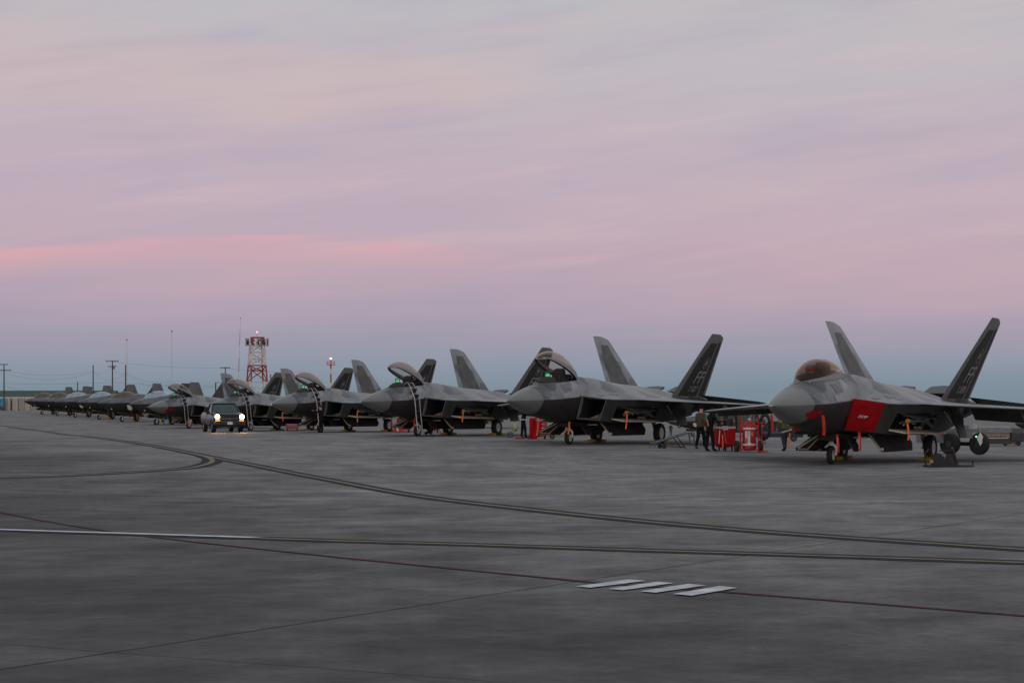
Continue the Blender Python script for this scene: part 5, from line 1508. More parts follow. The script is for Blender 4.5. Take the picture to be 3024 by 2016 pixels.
MB().loft([[Vector((1.55, y, z)) for y, z in ((-0.1, 0.5), (-0.1, 1.2), (0.3, 1.7), (1.2, 1.7), (1.2, 0.4))], [Vector((2.8, y, z)) for y, z in ((0.1, 0.35), (0.05, 1.2), (0.35, 1.65), (1.2, 1.65), (1.2, 0.35))]], cap0=True, cap1=True).build('tractor_cab', MATS['truck_trim'], mr, 0)
for x in (-1.0, 1.0, 2.3):
    wheel(mr, Vector((x, 0.15, 0.22)), 0.22, 0.16, 0.11, (0, 1, 0), 'dark_steel')
# equipment shelter
sh = thing('equipment_shelter', 'ribbed olive grey equipment shelter on a trailer behind the fire extinguisher', 'shelter', G(2178, 1304), R(8))
MB().box((0, 1.2, 1.28), (1.9, 1.7, 1.45)).build('shell', MATS['shelter_grey'] if 'shelter_grey' in MATS else mat('shelter_grey', (0.16, 0.16, 0.145), 0.7, 0, 0.2, 2), sh, 0)
for k in range(9):
    MB().box((-0.88 + 0.22*k, 0.33, 1.28), (0.06, 0.06, 1.38)).build('rib', MATS['shelter_grey'], sh, 0)
MB().box((0, 1.2, 0.5), (1.9, 1.8, 0.12)).build('chassis', MATS['black'], sh, 0)
for x in (-0.75, 0.75):
    wheel(sh, Vector((x, 0.5, 0.36)), 0.36, 0.22, 0.2, (0.2, 1, 0), 'grey_steel')
MB().tube([(-1.1, 0.2, 0.5), (-2.0, 0.2, 0.42)], 0.05, 6).build('drawbar', MATS['black'], sh)
# dark blue van
vn = thing('van', 'dark blue crew van with tinted windows parked behind the nose of number 038', 'van', G(2300, 1302.5), R(-8))
prof_v = [(-2.5, 0.42), (-2.55, 1.0), (-2.45, 1.35), (-1.75, 1.45), (-1.25, 2.0), (-0.9, 2.12), (2.35, 2.12), (2.5, 1.9), (2.55, 0.5), (2.5, 0.42)]
MB().loft([[Vector((x, y, z)) for x, z in prof_v] for y in (0, 1.95)], cap0=True, cap1=True).build('body', MATS['van_paint'], vn, 25)
for x0, x1 in ((-1.35, -0.55), (-0.45, 0.55), (0.65, 1.45), (1.55, 2.35)):
    tl = 0.35 if x0 < -1 else 0.0
    MB().plate([(x0, -0.012, 1.42), (x1, -0.012, 1.42), (x1, -0.012, 1.98), (x0 + tl, -0.012, 1.98)], Vector((0, 1, 0)), 0.012).build('window', MATS['window_glass'], vn, 0)
for x in (-0.5, 0.6):
    MB().box((x, -0.005, 1.0), (0.02, 0.015, 1.0)).build('door_seam', MATS['black'], vn, 0)
MB().box((0, -0.01, 0.92), (4.6, 0.02, 0.06)).build('side_moulding', MATS['grey_steel'], vn, 0)
for x in (-1.65, 1.55):
    for y in (0.1, 1.85):
        wheel(vn, Vector((x, y, 0.37)), 0.37, 0.24, 0.22, (0, 1, 0), 'dark_steel')
MB().box((-1.45, -0.14, 1.38), (0.12, 0.18, 0.22)).build('mirror', MATS['black'], vn, 0)

# ------------------------------------------------------------------ pickup truck
tk = thing('pickup_truck', 'dark pickup truck with lit headlights driving along the row of jets', 'pickup truck', on(-19.7, 134.6), R(17.5))
tk.scale = (1.10, 1.10, 1.10)
def sec(y, wb, wt, z0, z1, zs):
    """body cross-section: sill, beltline, top"""
    return [Vector((-wb, y, z0)), Vector((-wb - 0.03, y, (z0 + zs)/2)), Vector((-wt, y, zs)), Vector((-wt + 0.08, y, z1)), Vector((wt - 0.08, y, z1)), Vector((wt, y, zs)), Vector((wb + 0.03, y, (z0 + zs)/2)), Vector((wb, y, z0))]
MB().loft([sec(0.02, 0.90, 0.88, 0.62, 1.06, 0.98), sec(0.10, 0.95, 0.93, 0.55, 1.17, 1.04), sec(0.5, 0.97, 0.95, 0.5, 1.24, 1.08), sec(1.2, 0.97, 0.95, 0.5, 1.29, 1.11), sec(1.6, 0.97, 0.95, 0.5, 1.30, 1.14)], cap0=True, cap1=True).build('bonnet', MATS['truck_paint'], tk, 35)
MB().loft([sec(1.55, 0.97, 0.95, 0.5, 1.28, 1.14), sec(3.3, 0.97, 0.95, 0.5, 1.28, 1.14), sec(3.35, 0.97, 0.95, 0.5, 1.28, 1.14)], cap0=True, cap1=True).build('door_panel', MATS['truck_paint'], tk, 35)
MB().loft([sec(3.4, 0.97, 0.95, 0.55, 1.28, 1.16), sec(5.6, 0.97, 0.95, 0.6, 1.28, 1.16)], cap0=True, cap1=True).build('load_bed', MATS['truck_paint'], tk, 35)
cabr = [[Vector((-0.88, 1.58, 1.27)), Vector((0.88, 1.58, 1.27)), Vector((0.88, 3.35, 1.27)), Vector((-0.88, 3.35, 1.27))], [Vector((-0.72, 2.22, 1.82)), Vector((0.72, 2.22, 1.82)), Vector((0.74, 3.2, 1.82)), Vector((-0.74, 3.2, 1.82))], [Vector((-0.64, 2.36, 1.90)), Vector((0.64, 2.36, 1.90)), Vector((0.66, 3.1, 1.90)), Vector((-0.66, 3.1, 1.90))]]
pil = MB()
for a, b in ((0, 1), (2, 3)):
    pass
lw_, up_ = cabr[0], cabr[1]
for k in range(4):
    pil.tube([lw_[k], up_[k]], 0.055, 6)
    pil.tube([up_[k], up_[(k+1) % 4]], 0.05, 6)
pil.build('cab_pillars', MATS['truck_paint'], tk, 40)
MB().loft(cabr[1:], cap0=True, cap1=True).build('roof', MATS['truck_paint'], tk, 30)
MB().add([lw_[0].lerp(lw_[1], 0.03), lw_[0].lerp(lw_[1], 0.97), up_[0].lerp(up_[1], 0.97), up_[0].lerp(up_[1], 0.03)], [(0, 1, 2, 3)]).build('windscreen', MATS['window_glass'], tk, 0)
MB().add([lw_[3], lw_[2], up_[2], up_[3]], [(0, 1, 2, 3)]).build('rear_window', MATS['window_glass'], tk, 0)
for a, b in ((0, 3), (1, 2)):
    MB().add([lw_[a], lw_[b], up_[b], up_[a]], [(0, 1, 2, 3)]).build('side_window', MATS['window_glass'], tk, 0)
MB().box((-0.38, 2.75, 1.22), (0.45, 0.25, 0.55)).box((-0.38, 2.80, 1.55), (0.24, 0.12, 0.18)).box((0.38, 2.75, 1.22), (0.45, 0.25, 0.55)).box((0.38, 2.80, 1.55), (0.24, 0.12, 0.18)).box((0, 1.95, 1.2), (1.6, 0.5, 0.12)).build('cab_interior', MATS['seat_fabric'], tk, 0)
MB().box((0, 2.2, 1.68), (0.24, 0.04, 0.07)).build('rear_mirror', MATS['black'], tk, 0)
MB().box((0, -0.01, 0.90), (1.30, 0.06, 0.42)).build('grille', MATS['black'], tk, 0)
for z in (0.76, 0.98, 1.06):
    MB().box((0, -0.045, z), (1.15, 0.02, 0.03)).build('grille_bar', MATS['truck_trim'], tk, 0)
MB().box((0, -0.06, 0.885), (1.84, 0.05, 0.055)).build('chrome_bar', MATS['chrome'], tk, 0)
MB().box((0, -0.09, 0.885), (0.20, 0.02, 0.05)).box((0, -0.09, 0.885), (0.08, 0.022, 0.10)).build('badge', MATS['chrome'], tk, 0)
for x in (-1, 1):
    MB().box((x*0.76, -0.03, 1.0), (0.30, 0.07, 0.17)).build('headlamp_housing', MATS['truck_trim'], tk, 0)
    MB().lathe([(0, 0.15), (0.03, 0.13), (0.05, 0.0)], (x*0.78, -0.06, 1.0), (0, -1, 0), 14).build('headlight', MATS['headlamp'], tk)
    MB().box((x*0.76, -0.05, 0.775), (0.28, 0.05, 0.085)).build('turn_signal', MATS['turn_lamp'], tk, 0)
    MB().box((x*1.10, 1.75, 1.25), (0.22, 0.14, 0.20)).tube([(x*0.93, 1.75, 1.2), (x*1.05, 1.75, 1.2)], 0.03, 6).build('mirror', MATS['black'], tk, 0)
    MB().box((x*0.985, 3.3, 0.78), (0.03, 3.3, 0.05)).build('side_moulding', MATS['truck_trim'], tk, 0)
    MB().box((x*0.99, 2.95, 1.05), (0.03, 0.16, 0.035)).build('door_handle', MATS['black'], tk, 0)
    MB().tube([(x*0.985, 1.02 + 0.46*math.cos(R(a)), 0.40 + 0.46*math.sin(R(a))) for a in range(0, 181, 15)], 0.035, 6).build('wheel_arch', MATS['black'], tk)
    for y in (1.02, 4.62):
        wheel(tk, Vector((x*0.86, y, 0.39)), 0.39, 0.27, 0.22, (1, 0, 0), 'steel')
    lp = bpy.data.lights.new('headlight_beam', 'SPOT')
    lp.energy, lp.color, lp.spot_size, lp.spot_blend, lp.shadow_soft_size = 300, (1.0, 0.66, 0.40), R(60), 0.8, 0.08
    lo = bpy.data.objects.new('headlight_beam', lp)
    col.objects.link(lo)
    lo.parent = tk
    lo.location = (x*0.79, -0.16, 1.0)
    lo.rotation_euler = (R(82), 0, R(180))
MB().loft([[Vector((x, y, z)) for y, z in ((-0.16, 0.46), (-0.20, 0.52), (-0.20, 0.66), (-0.14, 0.70), (0.05, 0.70), (0.05, 0.46))] for x in (-0.98, -0.9, 0.9, 0.98)], cap0=True, cap1=True).build('bumper', MATS['truck_trim'], tk, 30)
MB().box((0, -0.15, 0.715), (1.75, 0.10, 0.025)).build('bumper_trim', MATS['chrome'], tk, 0)
for x in (-0.45, 0.45):
    MB().box((x, -0.205, 0.55), (0.16, 0.02, 0.08)).build('tow_slot', MATS['black'], tk, 0)
pl_ = MB().box((0, -0.215, 0.60), (0.33, 0.02, 0.17)).build('number_plate', MATS['white'], tk, 0)
MB().box((0, 0.1, 0.42), (1.5, 0.3, 0.14)).box((0, 2.8, 0.45), (1.2, 5.0, 0.16)).build('underbody', MATS['black'], tk, 0)

# ------------------------------------------------------------------ people
def person(lab, loc, rz, mats, pose='stand', scale=1.0, cap=None, hair='hair', bare_arm=False):
    root = thing('person', lab, 'person', loc, rz)
    root.scale = (scale,)*3
    J, Ed, Rd = [], [], []
    def add(p, r, par=None):
        J.append(Vector(p))
        Rd.append(r if isinstance(r, tuple) else (r, r))
        if par is not None: Ed.append((par, len(J) - 1))
        return len(J) - 1
    crouch = pose == 'crouch'
    lean = {'stand': 0.0, 'work': 0.12, 'reach': 0.05, 'walk': 0.04, 'crouch': 0.25}[pose]
    pz = 0.42 if crouch else 0.94
    pel = add((0, 0, pz), (0.165, 0.12))
    wa = add((0, lean*0.3, pz + 0.20), (0.150, 0.115), pel)
    ch = add((0, lean*0.8, pz + 0.42), (0.185, 0.125), wa)
    nk = add((0, lean*1.1, pz + 0.58), 0.062, ch)
    hb = add((0, lean*1.25 + 0.02, pz + 0.66), (0.072, 0.085), nk)
    hm = add((0, lean*1.35 + 0.02, pz + 0.74), (0.078, 0.10), hb)
    ht = add((0, lean*1.35 + 0.005, pz + 0.82), (0.055, 0.07), hm)
    add((0, lean*1.35 + 0.125, pz + 0.72), 0.012, hm)                    # nose
    hand_ids = []
    for sg in (-1, 1):
        sh_ = add((0.19*sg, lean*0.85, pz + 0.49), (0.075, 0.07), ch)
        if pose == 'stand':
            el, wr, fd = (0.25*sg, -0.02, pz + 0.20), (0.25*sg, 0.06, pz - 0.04), Vector((0, 0.15, -1))
        elif pose in ('work', 'crouch'):
            el, wr, fd = (0.27*sg, lean + 0.06, pz + 0.25), (0.16*sg, lean + 0.33, pz + 0.20), Vector((-0.1*sg, 1, -0.15))
        elif pose == 'reach':
            el, wr, fd = (0.26*sg, 0.22, pz + 0.36), (0.20*sg, 0.46, pz + 0.50), Vector((0, 1, 0.2))
        else:
            el, wr, fd = (0.25*sg, -0.08*sg, pz + 0.20), (0.24*sg, 0.10 - 0.12*sg, pz - 0.02), Vector((0, 0.2, -1))
        fd.normalize()
        e1 = add(el, 0.052, sh_)
        w1 = add(wr, 0.034, e1)
        pm = add(Vector(wr) + fd*0.07, (0.036, 0.022), w1)
        lat = fd.cross(Vector((0, 0, 1)) if abs(fd.z) < 0.8 else Vector((0, 1, 0))).normalized()
        curl = Vector((-0.5*sg, 0, 0)) - fd*0.0
        for k, fl in enumerate((0.068, 0.078, 0.074, 0.058)):
            b0 = Vector(wr) + fd*0.10 + lat*(0.030 - 0.02*k)
            f0 = add(b0, 0.0095, pm)
            f1 = add(b0 + fd*fl*0.5, 0.009, f0)
            add(b0 + fd*fl*0.85 + curl*fl*0.45, 0.008, f1)
        t0 = add(Vector(wr) + fd*0.045 + lat*0.045, 0.011, pm)
        add(Vector(wr) + fd*0.085 + lat*0.062 + curl*0.02, 0.0095, t0)
        hand_ids.append(Vector(wr))
        hp = add((0.095*sg, 0, pz - 0.05), (0.095, 0.10), pel)
        if crouch:
            kn, an = (0.17*sg, 0.36, 0.44 if sg > 0 else 0.14), (0.14*sg, 0.05 if sg > 0 else -0.12, 0.08)
        elif pose == 'walk':
            kn, an = (0.10*sg, 0.06 + 0.06*sg, 0.50), (0.11*sg, 0.16*sg, 0.085)
        elif pose == 'work':
            kn, an = (0.13*sg, 0.03 + 0.04*sg, 0.50), (0.16*sg, 0.02 + 0.06*sg, 0.085)
        else:
            kn, an = (0.11*sg, 0.02, 0.50), (0.12*sg, -0.01, 0.085)
        k1 = add(kn, (0.078, 0.08), hp)
        a1 = add(an, (0.058, 0.062), k1)
        add((an[0] + 0.015*sg, an[1] + 0.10, 0.045), (0.05, 0.04), a1)
        add((an[0] + 0.02*sg, an[1] + 0.19, 0.036), (0.042, 0.03), len(J) - 1)
    me = bpy.data.meshes.new('body')
    me.from_pydata([tuple(v) for v in J], Ed, [])
    ob = bpy.data.objects.new('body', me)
    col.objects.link(ob)
    ob.modifiers.new('skin', 'SKIN')
    for i, sv in enumerate(me.skin_vertices[0].data):
        sv.radius = Rd[i]
        sv.use_root = (i == 0)
    ss_ = ob.modifiers.new('sub', 'SUBSURF')
    ss_.levels = ss_.render_levels = 2
    bpy.context.view_layer.update()
    me2 = bpy.data.meshes.new_from_object(ob.evaluated_get(bpy.context.evaluated_depsgraph_get()))
    bpy.data.objects.remove(ob)
    me2.materials.clear()
    for k in mats: me2.materials.append(MATS[k])          # jacket, trousers, skin, boots
    for pg in me2.polygons:
        c = pg.center
        neck = pz + 0.565
        if c.z > neck and abs(c.x) < 0.14 and c.y < lean*1.3 + 0.2: k = 2
        elif min((c - h).length for h in hand_ids) < 0.04 or any((c - h).dot((J[0]*0 + h - h)) > 1 for h in hand_ids): k = 2
        elif c.z < 0.13: k = 3
        elif abs(c.x) > 0.205 and c.z > pz - 0.25 and not crouch: k = 2 if c.z < pz - 0.06 and pose in ('stand', 'walk') else 0
        elif c.z > pz - (0.02 if not crouch else 0.0): k = 0
        elif crouch and c.y > 0.3 and c.z > 0.55: k = 0
        else: k = 1
        if k == 0 and pose in ('work', 'reach', 'crouch'):
            if any((c - h).length < 0.20 and c.y > h.y + 0.005 for h in hand_ids): k = 2
        pg.material_index = k
        pg.use_smooth = True
    b = bpy.data.objects.new('body', me2)
    col.objects.link(b)
    b.parent = root
    hc = Vector((0, lean*1.35 + 0.012, pz + 0.735))
    prof = [(-0.02, 0.096), (0.03, 0.100), (0.075, 0.088), (0.105, 0.058), (0.118, 0.0)]
    if cap:
        c_ = MB().lathe(prof, hc + Vector((0, -0.008, 0.01)), (0, 0, 1), 14)
        if cap != 'hood':
            c_.plate([hc + Vector((-0.07, 0.085, 0.025)), hc + Vector((0.07, 0.085, 0.025)), hc + Vector((0.05, 0.165, 0.01)), hc + Vector((-0.05, 0.165, 0.01))], (0, 0, 1), 0.012)
            c_.build('cap', MATS['cloth_black'], b)
        else:
            c_.lathe([(-0.20, 0.13), (-0.12, 0.12), (-0.02, 0.108), (0.06, 0.10)], hc + Vector((0, -0.02, 0)), (0, 0.0, 1), 14)
            c_.build('hood', MATS[mats[0]], b)
    else:
        MB().lathe([(-0.03, 0.086), (0.03, 0.092), (0.075, 0.084), (0.105, 0.056), (0.114, 0.0)], hc + Vector((0, -0.02, 0.012)), (0, 0, 1), 14).build('hair', MATS[hair], b)
    return root, b
pa, ba = person('person in black hooded jacket with slanted orange strip at the service cart', G(2095, 1332), R(-60), ('cloth_black', 'cloth_black', 'skin', 'cloth_black'), 'work', 0.98, 'hood')
MB().plate([(-0.02, -0.115, 1.28), (0.04, -0.115, 1.28), (0.14, -0.135, 1.02), (0.08, -0.135, 1.02)], Vector((0, 1, 0.1)), 0.012).build('reflective_strip', MATS['orange'], ba, 0)
person('person in tan jacket, dark trousers and black cap standing just behind the hooded person', G(2068, 1325), R(-40), ('cloth_tan', 'cloth_black', 'skin', 'boot'), 'walk', 1.0, 'cap')
person('person in tan camouflage coat standing beyond the red service cart', G(2131, 1322), R(-75), ('camo_cloth', 'dark_trousers', 'skin', 'boot'), 'work', 1.0)
pd, bd = person('person in camouflage jacket standing behind the nose of the jet numbered 038', G(2318, 1331), R(25), ('camo_cloth', 'dark_trousers', 'skin', 'cloth_black'), 'walk', 1.0, 'cap')
yd = thing('yellow_disc_cover', 'round yellow cover with an orange streamer held by the person in camouflage', 'cover', pd.location, pd.rotation_euler.z)
MB().lathe([(-0.03, 0), (-0.03, 0.09), (0.03, 0.09), (0.03, 0)], (0.27, 0.0, 0.90), (0, 1, 0), 16).build('disc', MATS['yellow'], yd)
MB().plate([(0.20, -0.03, 0.86), (0.26, -0.03, 0.86), (0.20, -0.03, 0.12), (0.13, -0.03, 0.12)], Vector((0, 1, 0)), 0.008).build('streamer', MATS['orange'], yd, 0)
pb, bb = person('person in black working at the draped tool cart behind the nose of 027', G(1545, 1294), R(-75), ('cloth_black', 'cloth_black', 'skin', 'cloth_black'), 'work', 1.02)
MB().lathe([(0, 0.155), (0, 0.17), (0.035, 0.168), (0.035, 0.155)], (0, 0.01, 0.93), (0, 0, 1), 16).build('belt', MATS['print_white'], bb)
person('person in black clothes standing at the foot of a boarding ladder', on(-12.45, 125.9), R(60), ('cloth_black', 'cloth_black', 'skin', 'cloth_black'), 'reach', 1.0)
person('person in black kneeling behind the nose wheel of the jet next to number 027', G(1263, 1282.5), R(-50), ('cloth_black', 'cloth_navy', 'skin', 'cloth_black'), 'crouch', 1.0)
person('distant person in tan jacket and jeans seen under the wing of number 027', G(1981, 1288), R(200), ('cloth_tan', 'denim', 'skin', 'boot'), 'stand', 1.0, 'cap')
# ------------------------------------------------------------------ far background: building, containers, poles, masts, tower
def far(px, Y):
    x = (px - 1512)/FPX*Y
    return on(x, Y)
Yc = 740.0
sF = FPX/Yc
bl = thing('long_building', 'long building with dark green metal roof behind the cargo containers', 'building', far(60, Yc + 25), R(-3))
def bx(px): return (px - 60)/FPX*(Yc + 25)
MB().box((0, 8, 2.6), (bx(330) - bx(-160), 14, 5.2)).build('wall', MATS['wall_pale'], bl, 0)
x0, x1 = bx(-165), bx(335)
MB().loft([[Vector((x, y, z)) for y, z in ((0.2, 5.1), (8, 8.0), (15.8, 5.1), (8, 4.9))] for x in (x0, x1)], cap0=True, cap1=True).build('roof', MATS['roof_green'], bl, 0)
MB().box(((x0 + x1)/2, 0.1, 5.15), (x1 - x0, 0.25, 0.4)).build('eave', MATS['tower_white'], bl, 0)
cont = None
CX = [(22, 'container_cream', 'cream shipping container, lower of the stack beside the blue mural', 'cream shipping container, upper of the stack beside the blue mural'),
      (44.5, 'container_cream', 'cream shipping container, lower of the stack second from the blue mural', 'cream shipping container, upper of the stack second from the blue mural'),
      (63, 'container_grey', 'grey shipping container, lower of the grey stack between cream ones', 'grey shipping container, upper of the grey stack between cream ones'),
      (80, 'container_cream', 'cream shipping container, lower of the stack right of the grey one', 'cream shipping container, upper of the stack right of the grey one'),
      (97, 'container_grey', 'grey shipping container, lower of the stack behind the farthest jet', 'grey shipping container, upper of the stack behind the farthest jet'),
      (114, 'container_cream', 'cream shipping container, lower of the stack at the nose of the farthest jet', 'cream shipping container, upper of the stack at the nose of the farthest jet')]
for px, m_, l0, l1 in CX:
    for lv, lab in ((0, l0), (1, l1)):
        p_ = far(px, Yc)
        c = thing('shipping_container', lab, 'container', p_ + Vector((0, 0, lv*2.45)), R(-9), 'stacked shipping containers')
        MB().box((0, 3.05, 1.215), (2.2, 6.1, 2.43)).build('shell', MATS[m_], c, 0)
        for sx_ in (-0.53, 0.53):
            d = MB().box((sx_, -0.03, 1.21), (1.0, 0.06, 2.2)).build('door', MATS[m_], c, 0)
            for q in (-0.25, 0.25):
                MB().tube([(sx_ + q, -0.09, 0.15), (sx_ + q, -0.09, 2.3)], 0.03, 5).build('locking_bar', MATS['galvanised'], d)
        for sx_ in (-1.06, 1.06):
            MB().box((sx_, -0.03, 1.21), (0.10, 0.08, 2.42)).build('corner_post', MATS['container_grey'], c, 0)
mu = thing('mural_panel', 'bright blue painted mural panel on the wall end beside the containers', 'mural', far(1, Yc - 2))
MB().box((0, 0.1, 2.4), (2.6, 0.2, 4.8)).build('board', MATS['mural_blue'], mu, 0)
MB().plate([(-1.29, -0.012, 0.1), (1.25, -0.012, 0.1), (1.25, -0.012, 1.2), (0.3, -0.012, 1.9), (-0.5, -0.012, 1.5), (-1.29, -0.012, 1.8)], (0, 1, 0), 0.02).build('painted_hill', MATS['mural_dark'], mu, 0)
MB().box((-0.3, -0.012, 3.6), (0.9, 0.02, 0.7)).build('painted_figure', MATS['mural_dark'], mu, 0)
MB().box((1.4, 0.0, 2.45), (0.25, 0.3, 4.9)).build('post', MATS['tower_white'], mu, 0)

def pole(px, ytop, Y, arms, lab, r=0.15):
    b = far(px, Y)
    h = HCAM + (YHOR - ytop)/FPX*Y - b.z
    t = thing('utility_pole', lab, 'pole', b, R(random.uniform(-15, 15)), 'wooden utility poles')
    MB().tube([(0, 0, -0.1), (0, 0, h)], [r*1.15, r*0.8], 8).build('post', MATS['pole_wood'], t)
    for ya, wd in arms:
        z = HCAM + (YHOR - ya)/FPX*Y - b.z
        a = MB().box((0, -0.12, z), (wd, 0.13, 0.16)).build('crossarm', MATS['pole_wood'], t, 0)
        for k in range(4):
            MB().lathe([(0, 0.05), (0.08, 0.06), (0.16, 0.03), (0.2, 0.0)], (wd*(-0.45 + 0.3*k), -0.12, z + 0.08), (0, 0, 1), 6).build('insulator', MATS['grey_steel'], a)
    return t, h
Yp = 420.0
pole(12, 1075, Yp, [(1076, 1.9), (1093, 3.3)], 'tall wooden utility pole with two crossarms above the green roof')
pole(229, 1127, Yp, [], 'short bare wooden pole rising behind the jet tail nearest the containers', 0.12)
pole(275, 1078, Yp, [], 'bare wooden pole between the short pole and the pole with two crossarms', 0.14)
p4, h4 = pole(332, 1064, Yp, [(1066.5, 2.9), (1082, 1.8)], 'tall wooden utility pole with two crossarms and transformer behind the single-engine jets')
MB().lathe([(0, 0.2), (0.7, 0.2), (0.72, 0)], (0.35, -0.1, h4 - 1.9), (0, 0, 1), 10).build('transformer', MATS['grey_steel'], p4)
pole(371, 1077, Yp, [], 'bare wooden pole standing beside a thin white mast', 0.15)
p7, h7 = pole(637, 1128, Yp, [], 'brown pole with a short lamp arm above the pickup truck', 0.15)
MB().tube([(0, 0, h7 - 0.15), (1.6, -0.2, h7 - 0.05)], 0.05, 6).box((1.75, -0.2, h7 - 0.08), (0.5, 0.25, 0.14)).build('lamp_arm', MATS['grey_steel'], p7)
pole(665.5, 1083, Yp, [(1086, 2.2)], 'wooden utility pole with one crossarm left of the lattice tower', 0.13)
pole(799.5, 1105, Yp, [], 'dark pole behind a tail fin just right of the lattice tower', 0.13)
def mast(px, ytop, Y, lab, lean=0.0, banded=False, top_ball=True):
    b = far(px, Y)
    h = HCAM + (YHOR - ytop)/FPX*Y - b.z
    t = thing('antenna_mast', lab, 'mast', b, 0, 'thin antenna masts')
    n = 7
    for k in range(n):
        z0, z1 = h*k/n, h*(k + 1)/n
        MB().tube([(lean*z0/h, 0, z0), (lean*z1/h, 0, z1)], [0.13 - 0.011*k, 0.13 - 0.011*(k + 1)], 6).build('section', MATS['tower_red' if banded and k % 2 else 'tower_white'], t)
    MB().lathe([(0, 0.03), (0.1, 0.16), (0.25, 0.16), (0.33, 0)], (lean, 0, h), (0, 0, 1), 8).build('top_lamp', MATS['dark_steel'], t)
mast(374.5, 1005, 430, 'thin white mast beside the bare wooden pole')
mast(507, 980, 430, 'tall thin white mast behind the raised canopy of the last twin-tail jet')
mast(701, 941, 560, 'thin red and white banded mast left of the lattice tower', 0.9, True)
# lattice tower
Yt = 600.0
tb0 = far(759, Yt)
tw = thing('lattice_tower', 'red and white lattice tower with cell antennas and a lit red beacon', 'tower', tb0, R(22))
def zt_(y): return HCAM + (YHOR - y)/FPX*Yt - tb0.z
def corner(z, k):
    a = 3.0 - (z - 2.0)*0.062
    return Vector((a*(1, -1, -1, 1)[k], a*(1, 1, -1, -1)[k], z))
lev = [0, zt_(1170), zt_(1127.6), zt_(1094), zt_(1079), zt_(1060), zt_(1040), zt_(1020), zt_(997)]
colr = ['tower_white', 'tower_white', 'tower_red', 'tower_red', 'tower_white', 'tower_white', 'tower_white', 'tower_red']
for i in range(8):
    m_ = MATS[colr[i]]
    for k in range(4):
        MB().tube([corner(lev[i], k), corner(lev[i+1], k)], 0.26, 5).build('leg', m_, tw)
        MB().tube([corner(lev[i+1], k), corner(lev[i+1], (k+1) % 4)], 0.16, 5).build('girt', m_, tw)
        MB().tube([corner(lev[i], k if (i + k) % 2 else (k+1) % 4), corner(lev[i+1], (k+1) % 4 if (i + k) % 2 else k)], 0.17, 5).build('brace', m_, tw)
ztp = lev[-1]
MB().box((0, 0, ztp + 0.1), (3.6, 3.6, 0.25)).build('top_deck', MATS['tower_red'], tw, 0)
MB().tube([(0, 0, ztp), (0, 0, ztp + 1.6)], 0.12, 6).build('spire', MATS['tower_white'], tw)
MB().lathe([(0, 0.15), (0.1, 0.22), (0.3, 0.22), (0.4, 0)], (0, 0, ztp + 1.55), (0, 0, 1), 10).build('beacon', MATS['beacon_red'], tw)
zr = zt_(1010)
for sgn in (-1, 1):
    MB().tube([(3.4*math.cos(a), 3.4*math.sin(a), zr + sgn*0.7) for a in [2*math.pi*k/12 for k in range(12)]], 0.07, 5, closed=True).build('antenna_ring', MATS['dark_steel'], tw)
for k in range(4):
    MB().tube([corner(zr, k), (3.4*math.cos(R(45 + 90*k)), 3.4*math.sin(R(45 + 90*k)), zr)], 0.07, 5).build('ring_arm', MATS['dark_steel'], tw)
for k in range(12):
    a = R(30*k + 8)
    c = Vector((3.55*math.cos(a), 3.55*math.sin(a), zr + random.uniform(-0.15, 0.15)))
    MB().box(c, (0.2, 0.5, 2.4), (0, 0, a)).build('panel_antenna', MATS['tower_white' if k % 3 else 'grey_steel'], tw, 0)
    MB().box(c - Vector((0.35*math.cos(a), 0.35*math.sin(a), 0.1)), (0.3, 0.35, 0.9), (0, 0, a)).build('radio_unit', MATS['dark_steel'], tw, 0)
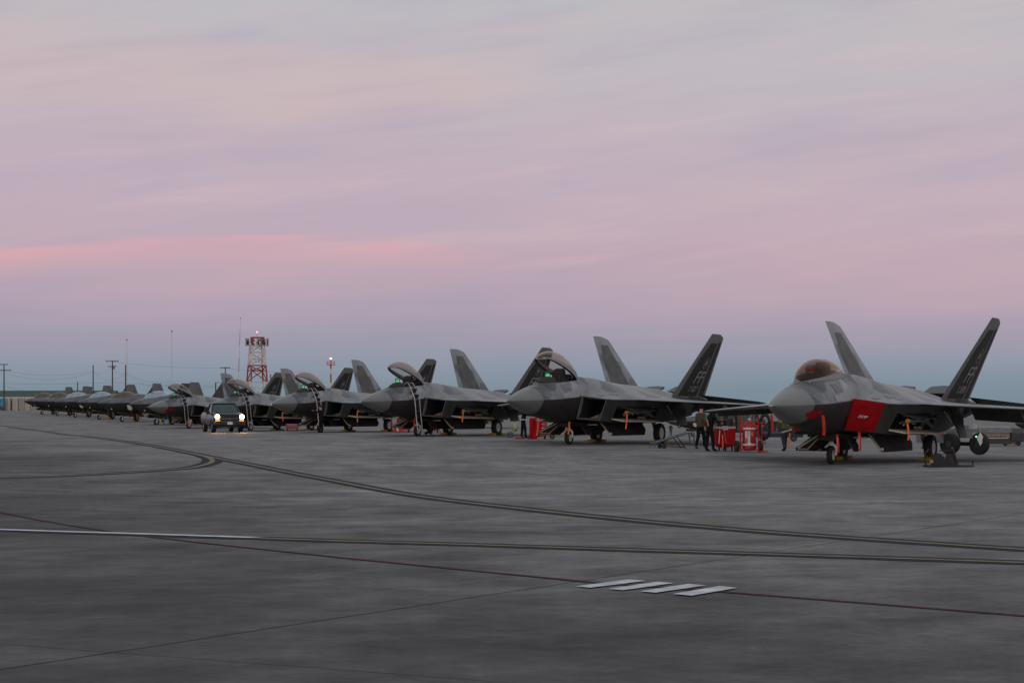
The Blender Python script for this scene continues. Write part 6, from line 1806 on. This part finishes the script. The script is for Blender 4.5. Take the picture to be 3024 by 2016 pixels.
# airfield beacon
Yb = 430.0
bb0 = far(977, Yb)
bt = thing('beacon_tower', 'slim red and white tower with railed platform and bright white airfield light', 'tower', bb0)
def zb_(y): return HCAM + (YHOR - y)/FPX*Yb - bb0.z
bands = [0, zb_(1165), zb_(1143), zb_(1129), zb_(1104), zb_(1088), zb_(1076)]
for i in range(6):
    MB().tube([(0, 0, bands[i]), (0, 0, bands[i+1])], 0.16, 8).build('shaft', MATS['tower_white' if i % 2 == 0 else 'tower_red'], bt)
zp = zb_(1077)
MB().box((0, 0, zp), (1.6, 1.6, 0.14)).build('platform', MATS['tower_red'], bt, 0)
for z in (0.35, 0.75):
    for q in range(4):
        a, b = [Vector(((1, -1, -1, 1)[k % 4]*0.8, (1, 1, -1, -1)[k % 4]*0.8, zp + z)) for k in (q, q + 1)]
        MB().tube([a, b], 0.035, 5).build('rail', MATS['tower_red'], bt)
for q in range(4):
    MB().tube([((1, -1, -1, 1)[q]*0.8, (1, 1, -1, -1)[q]*0.8, zp), ((1, -1, -1, 1)[q]*0.8, (1, 1, -1, -1)[q]*0.8, zp + 0.8)], 0.035, 5).build('rail_post', MATS['tower_red'], bt)
MB().tube([(0, 0, zp), (0, 0, zb_(1060))], 0.14, 8).build('lamp_post', MATS['orange'], bt)
MB().lathe([(0, 0.1), (0.08, 0.2), (0.3, 0.2), (0.38, 0.0)], (0, 0, zb_(1061)), (0, 0, 1), 12).build('lamp', MATS['beacon_white'], bt)
# wires strung between the poles
def wire(pts, sag, lab):
    W = []
    for (xa, ya), (xb, yb) in zip(pts, pts[1:]):
        a, b = ray(xa, ya, Yp), ray(xb, yb, Yp)
        for k in range(10):
            u = k/10
            W.append(a.lerp(b, u) + Vector((0, -0.1, -sag*4*u*(1 - u))))
    W.append(ray(*pts[-1], Yp))
    tag(MB().tube(W, 0.014, 4).build('power_line', MATS['dark_steel'], None, 40), lab, 'wire', 'wires between the poles')
wire([(-160, 1118), (12, 1093), (275, 1096), (332, 1082), (371, 1100), (507, 1126), (637, 1140)], 1.0, 'upper power line sagging between the utility poles')
wire([(-160, 1135), (12, 1100), (275, 1099), (371, 1101), (507, 1132)], 1.6, 'second power line sagging just under the upper one')
wire([(-160, 1128), (12, 1131), (332, 1128), (637, 1140), (900, 1142)], 0.3, 'straight low power line crossing behind the jets')
wire([(-160, 1140), (12, 1140), (140, 1157), (330, 1162)], 0.4, 'lowest thick cable dropping towards the green roof')
wire([(332, 1067), (665, 1086), (900, 1096)], 0.5, 'high power line running from the transformer pole towards the lattice tower')
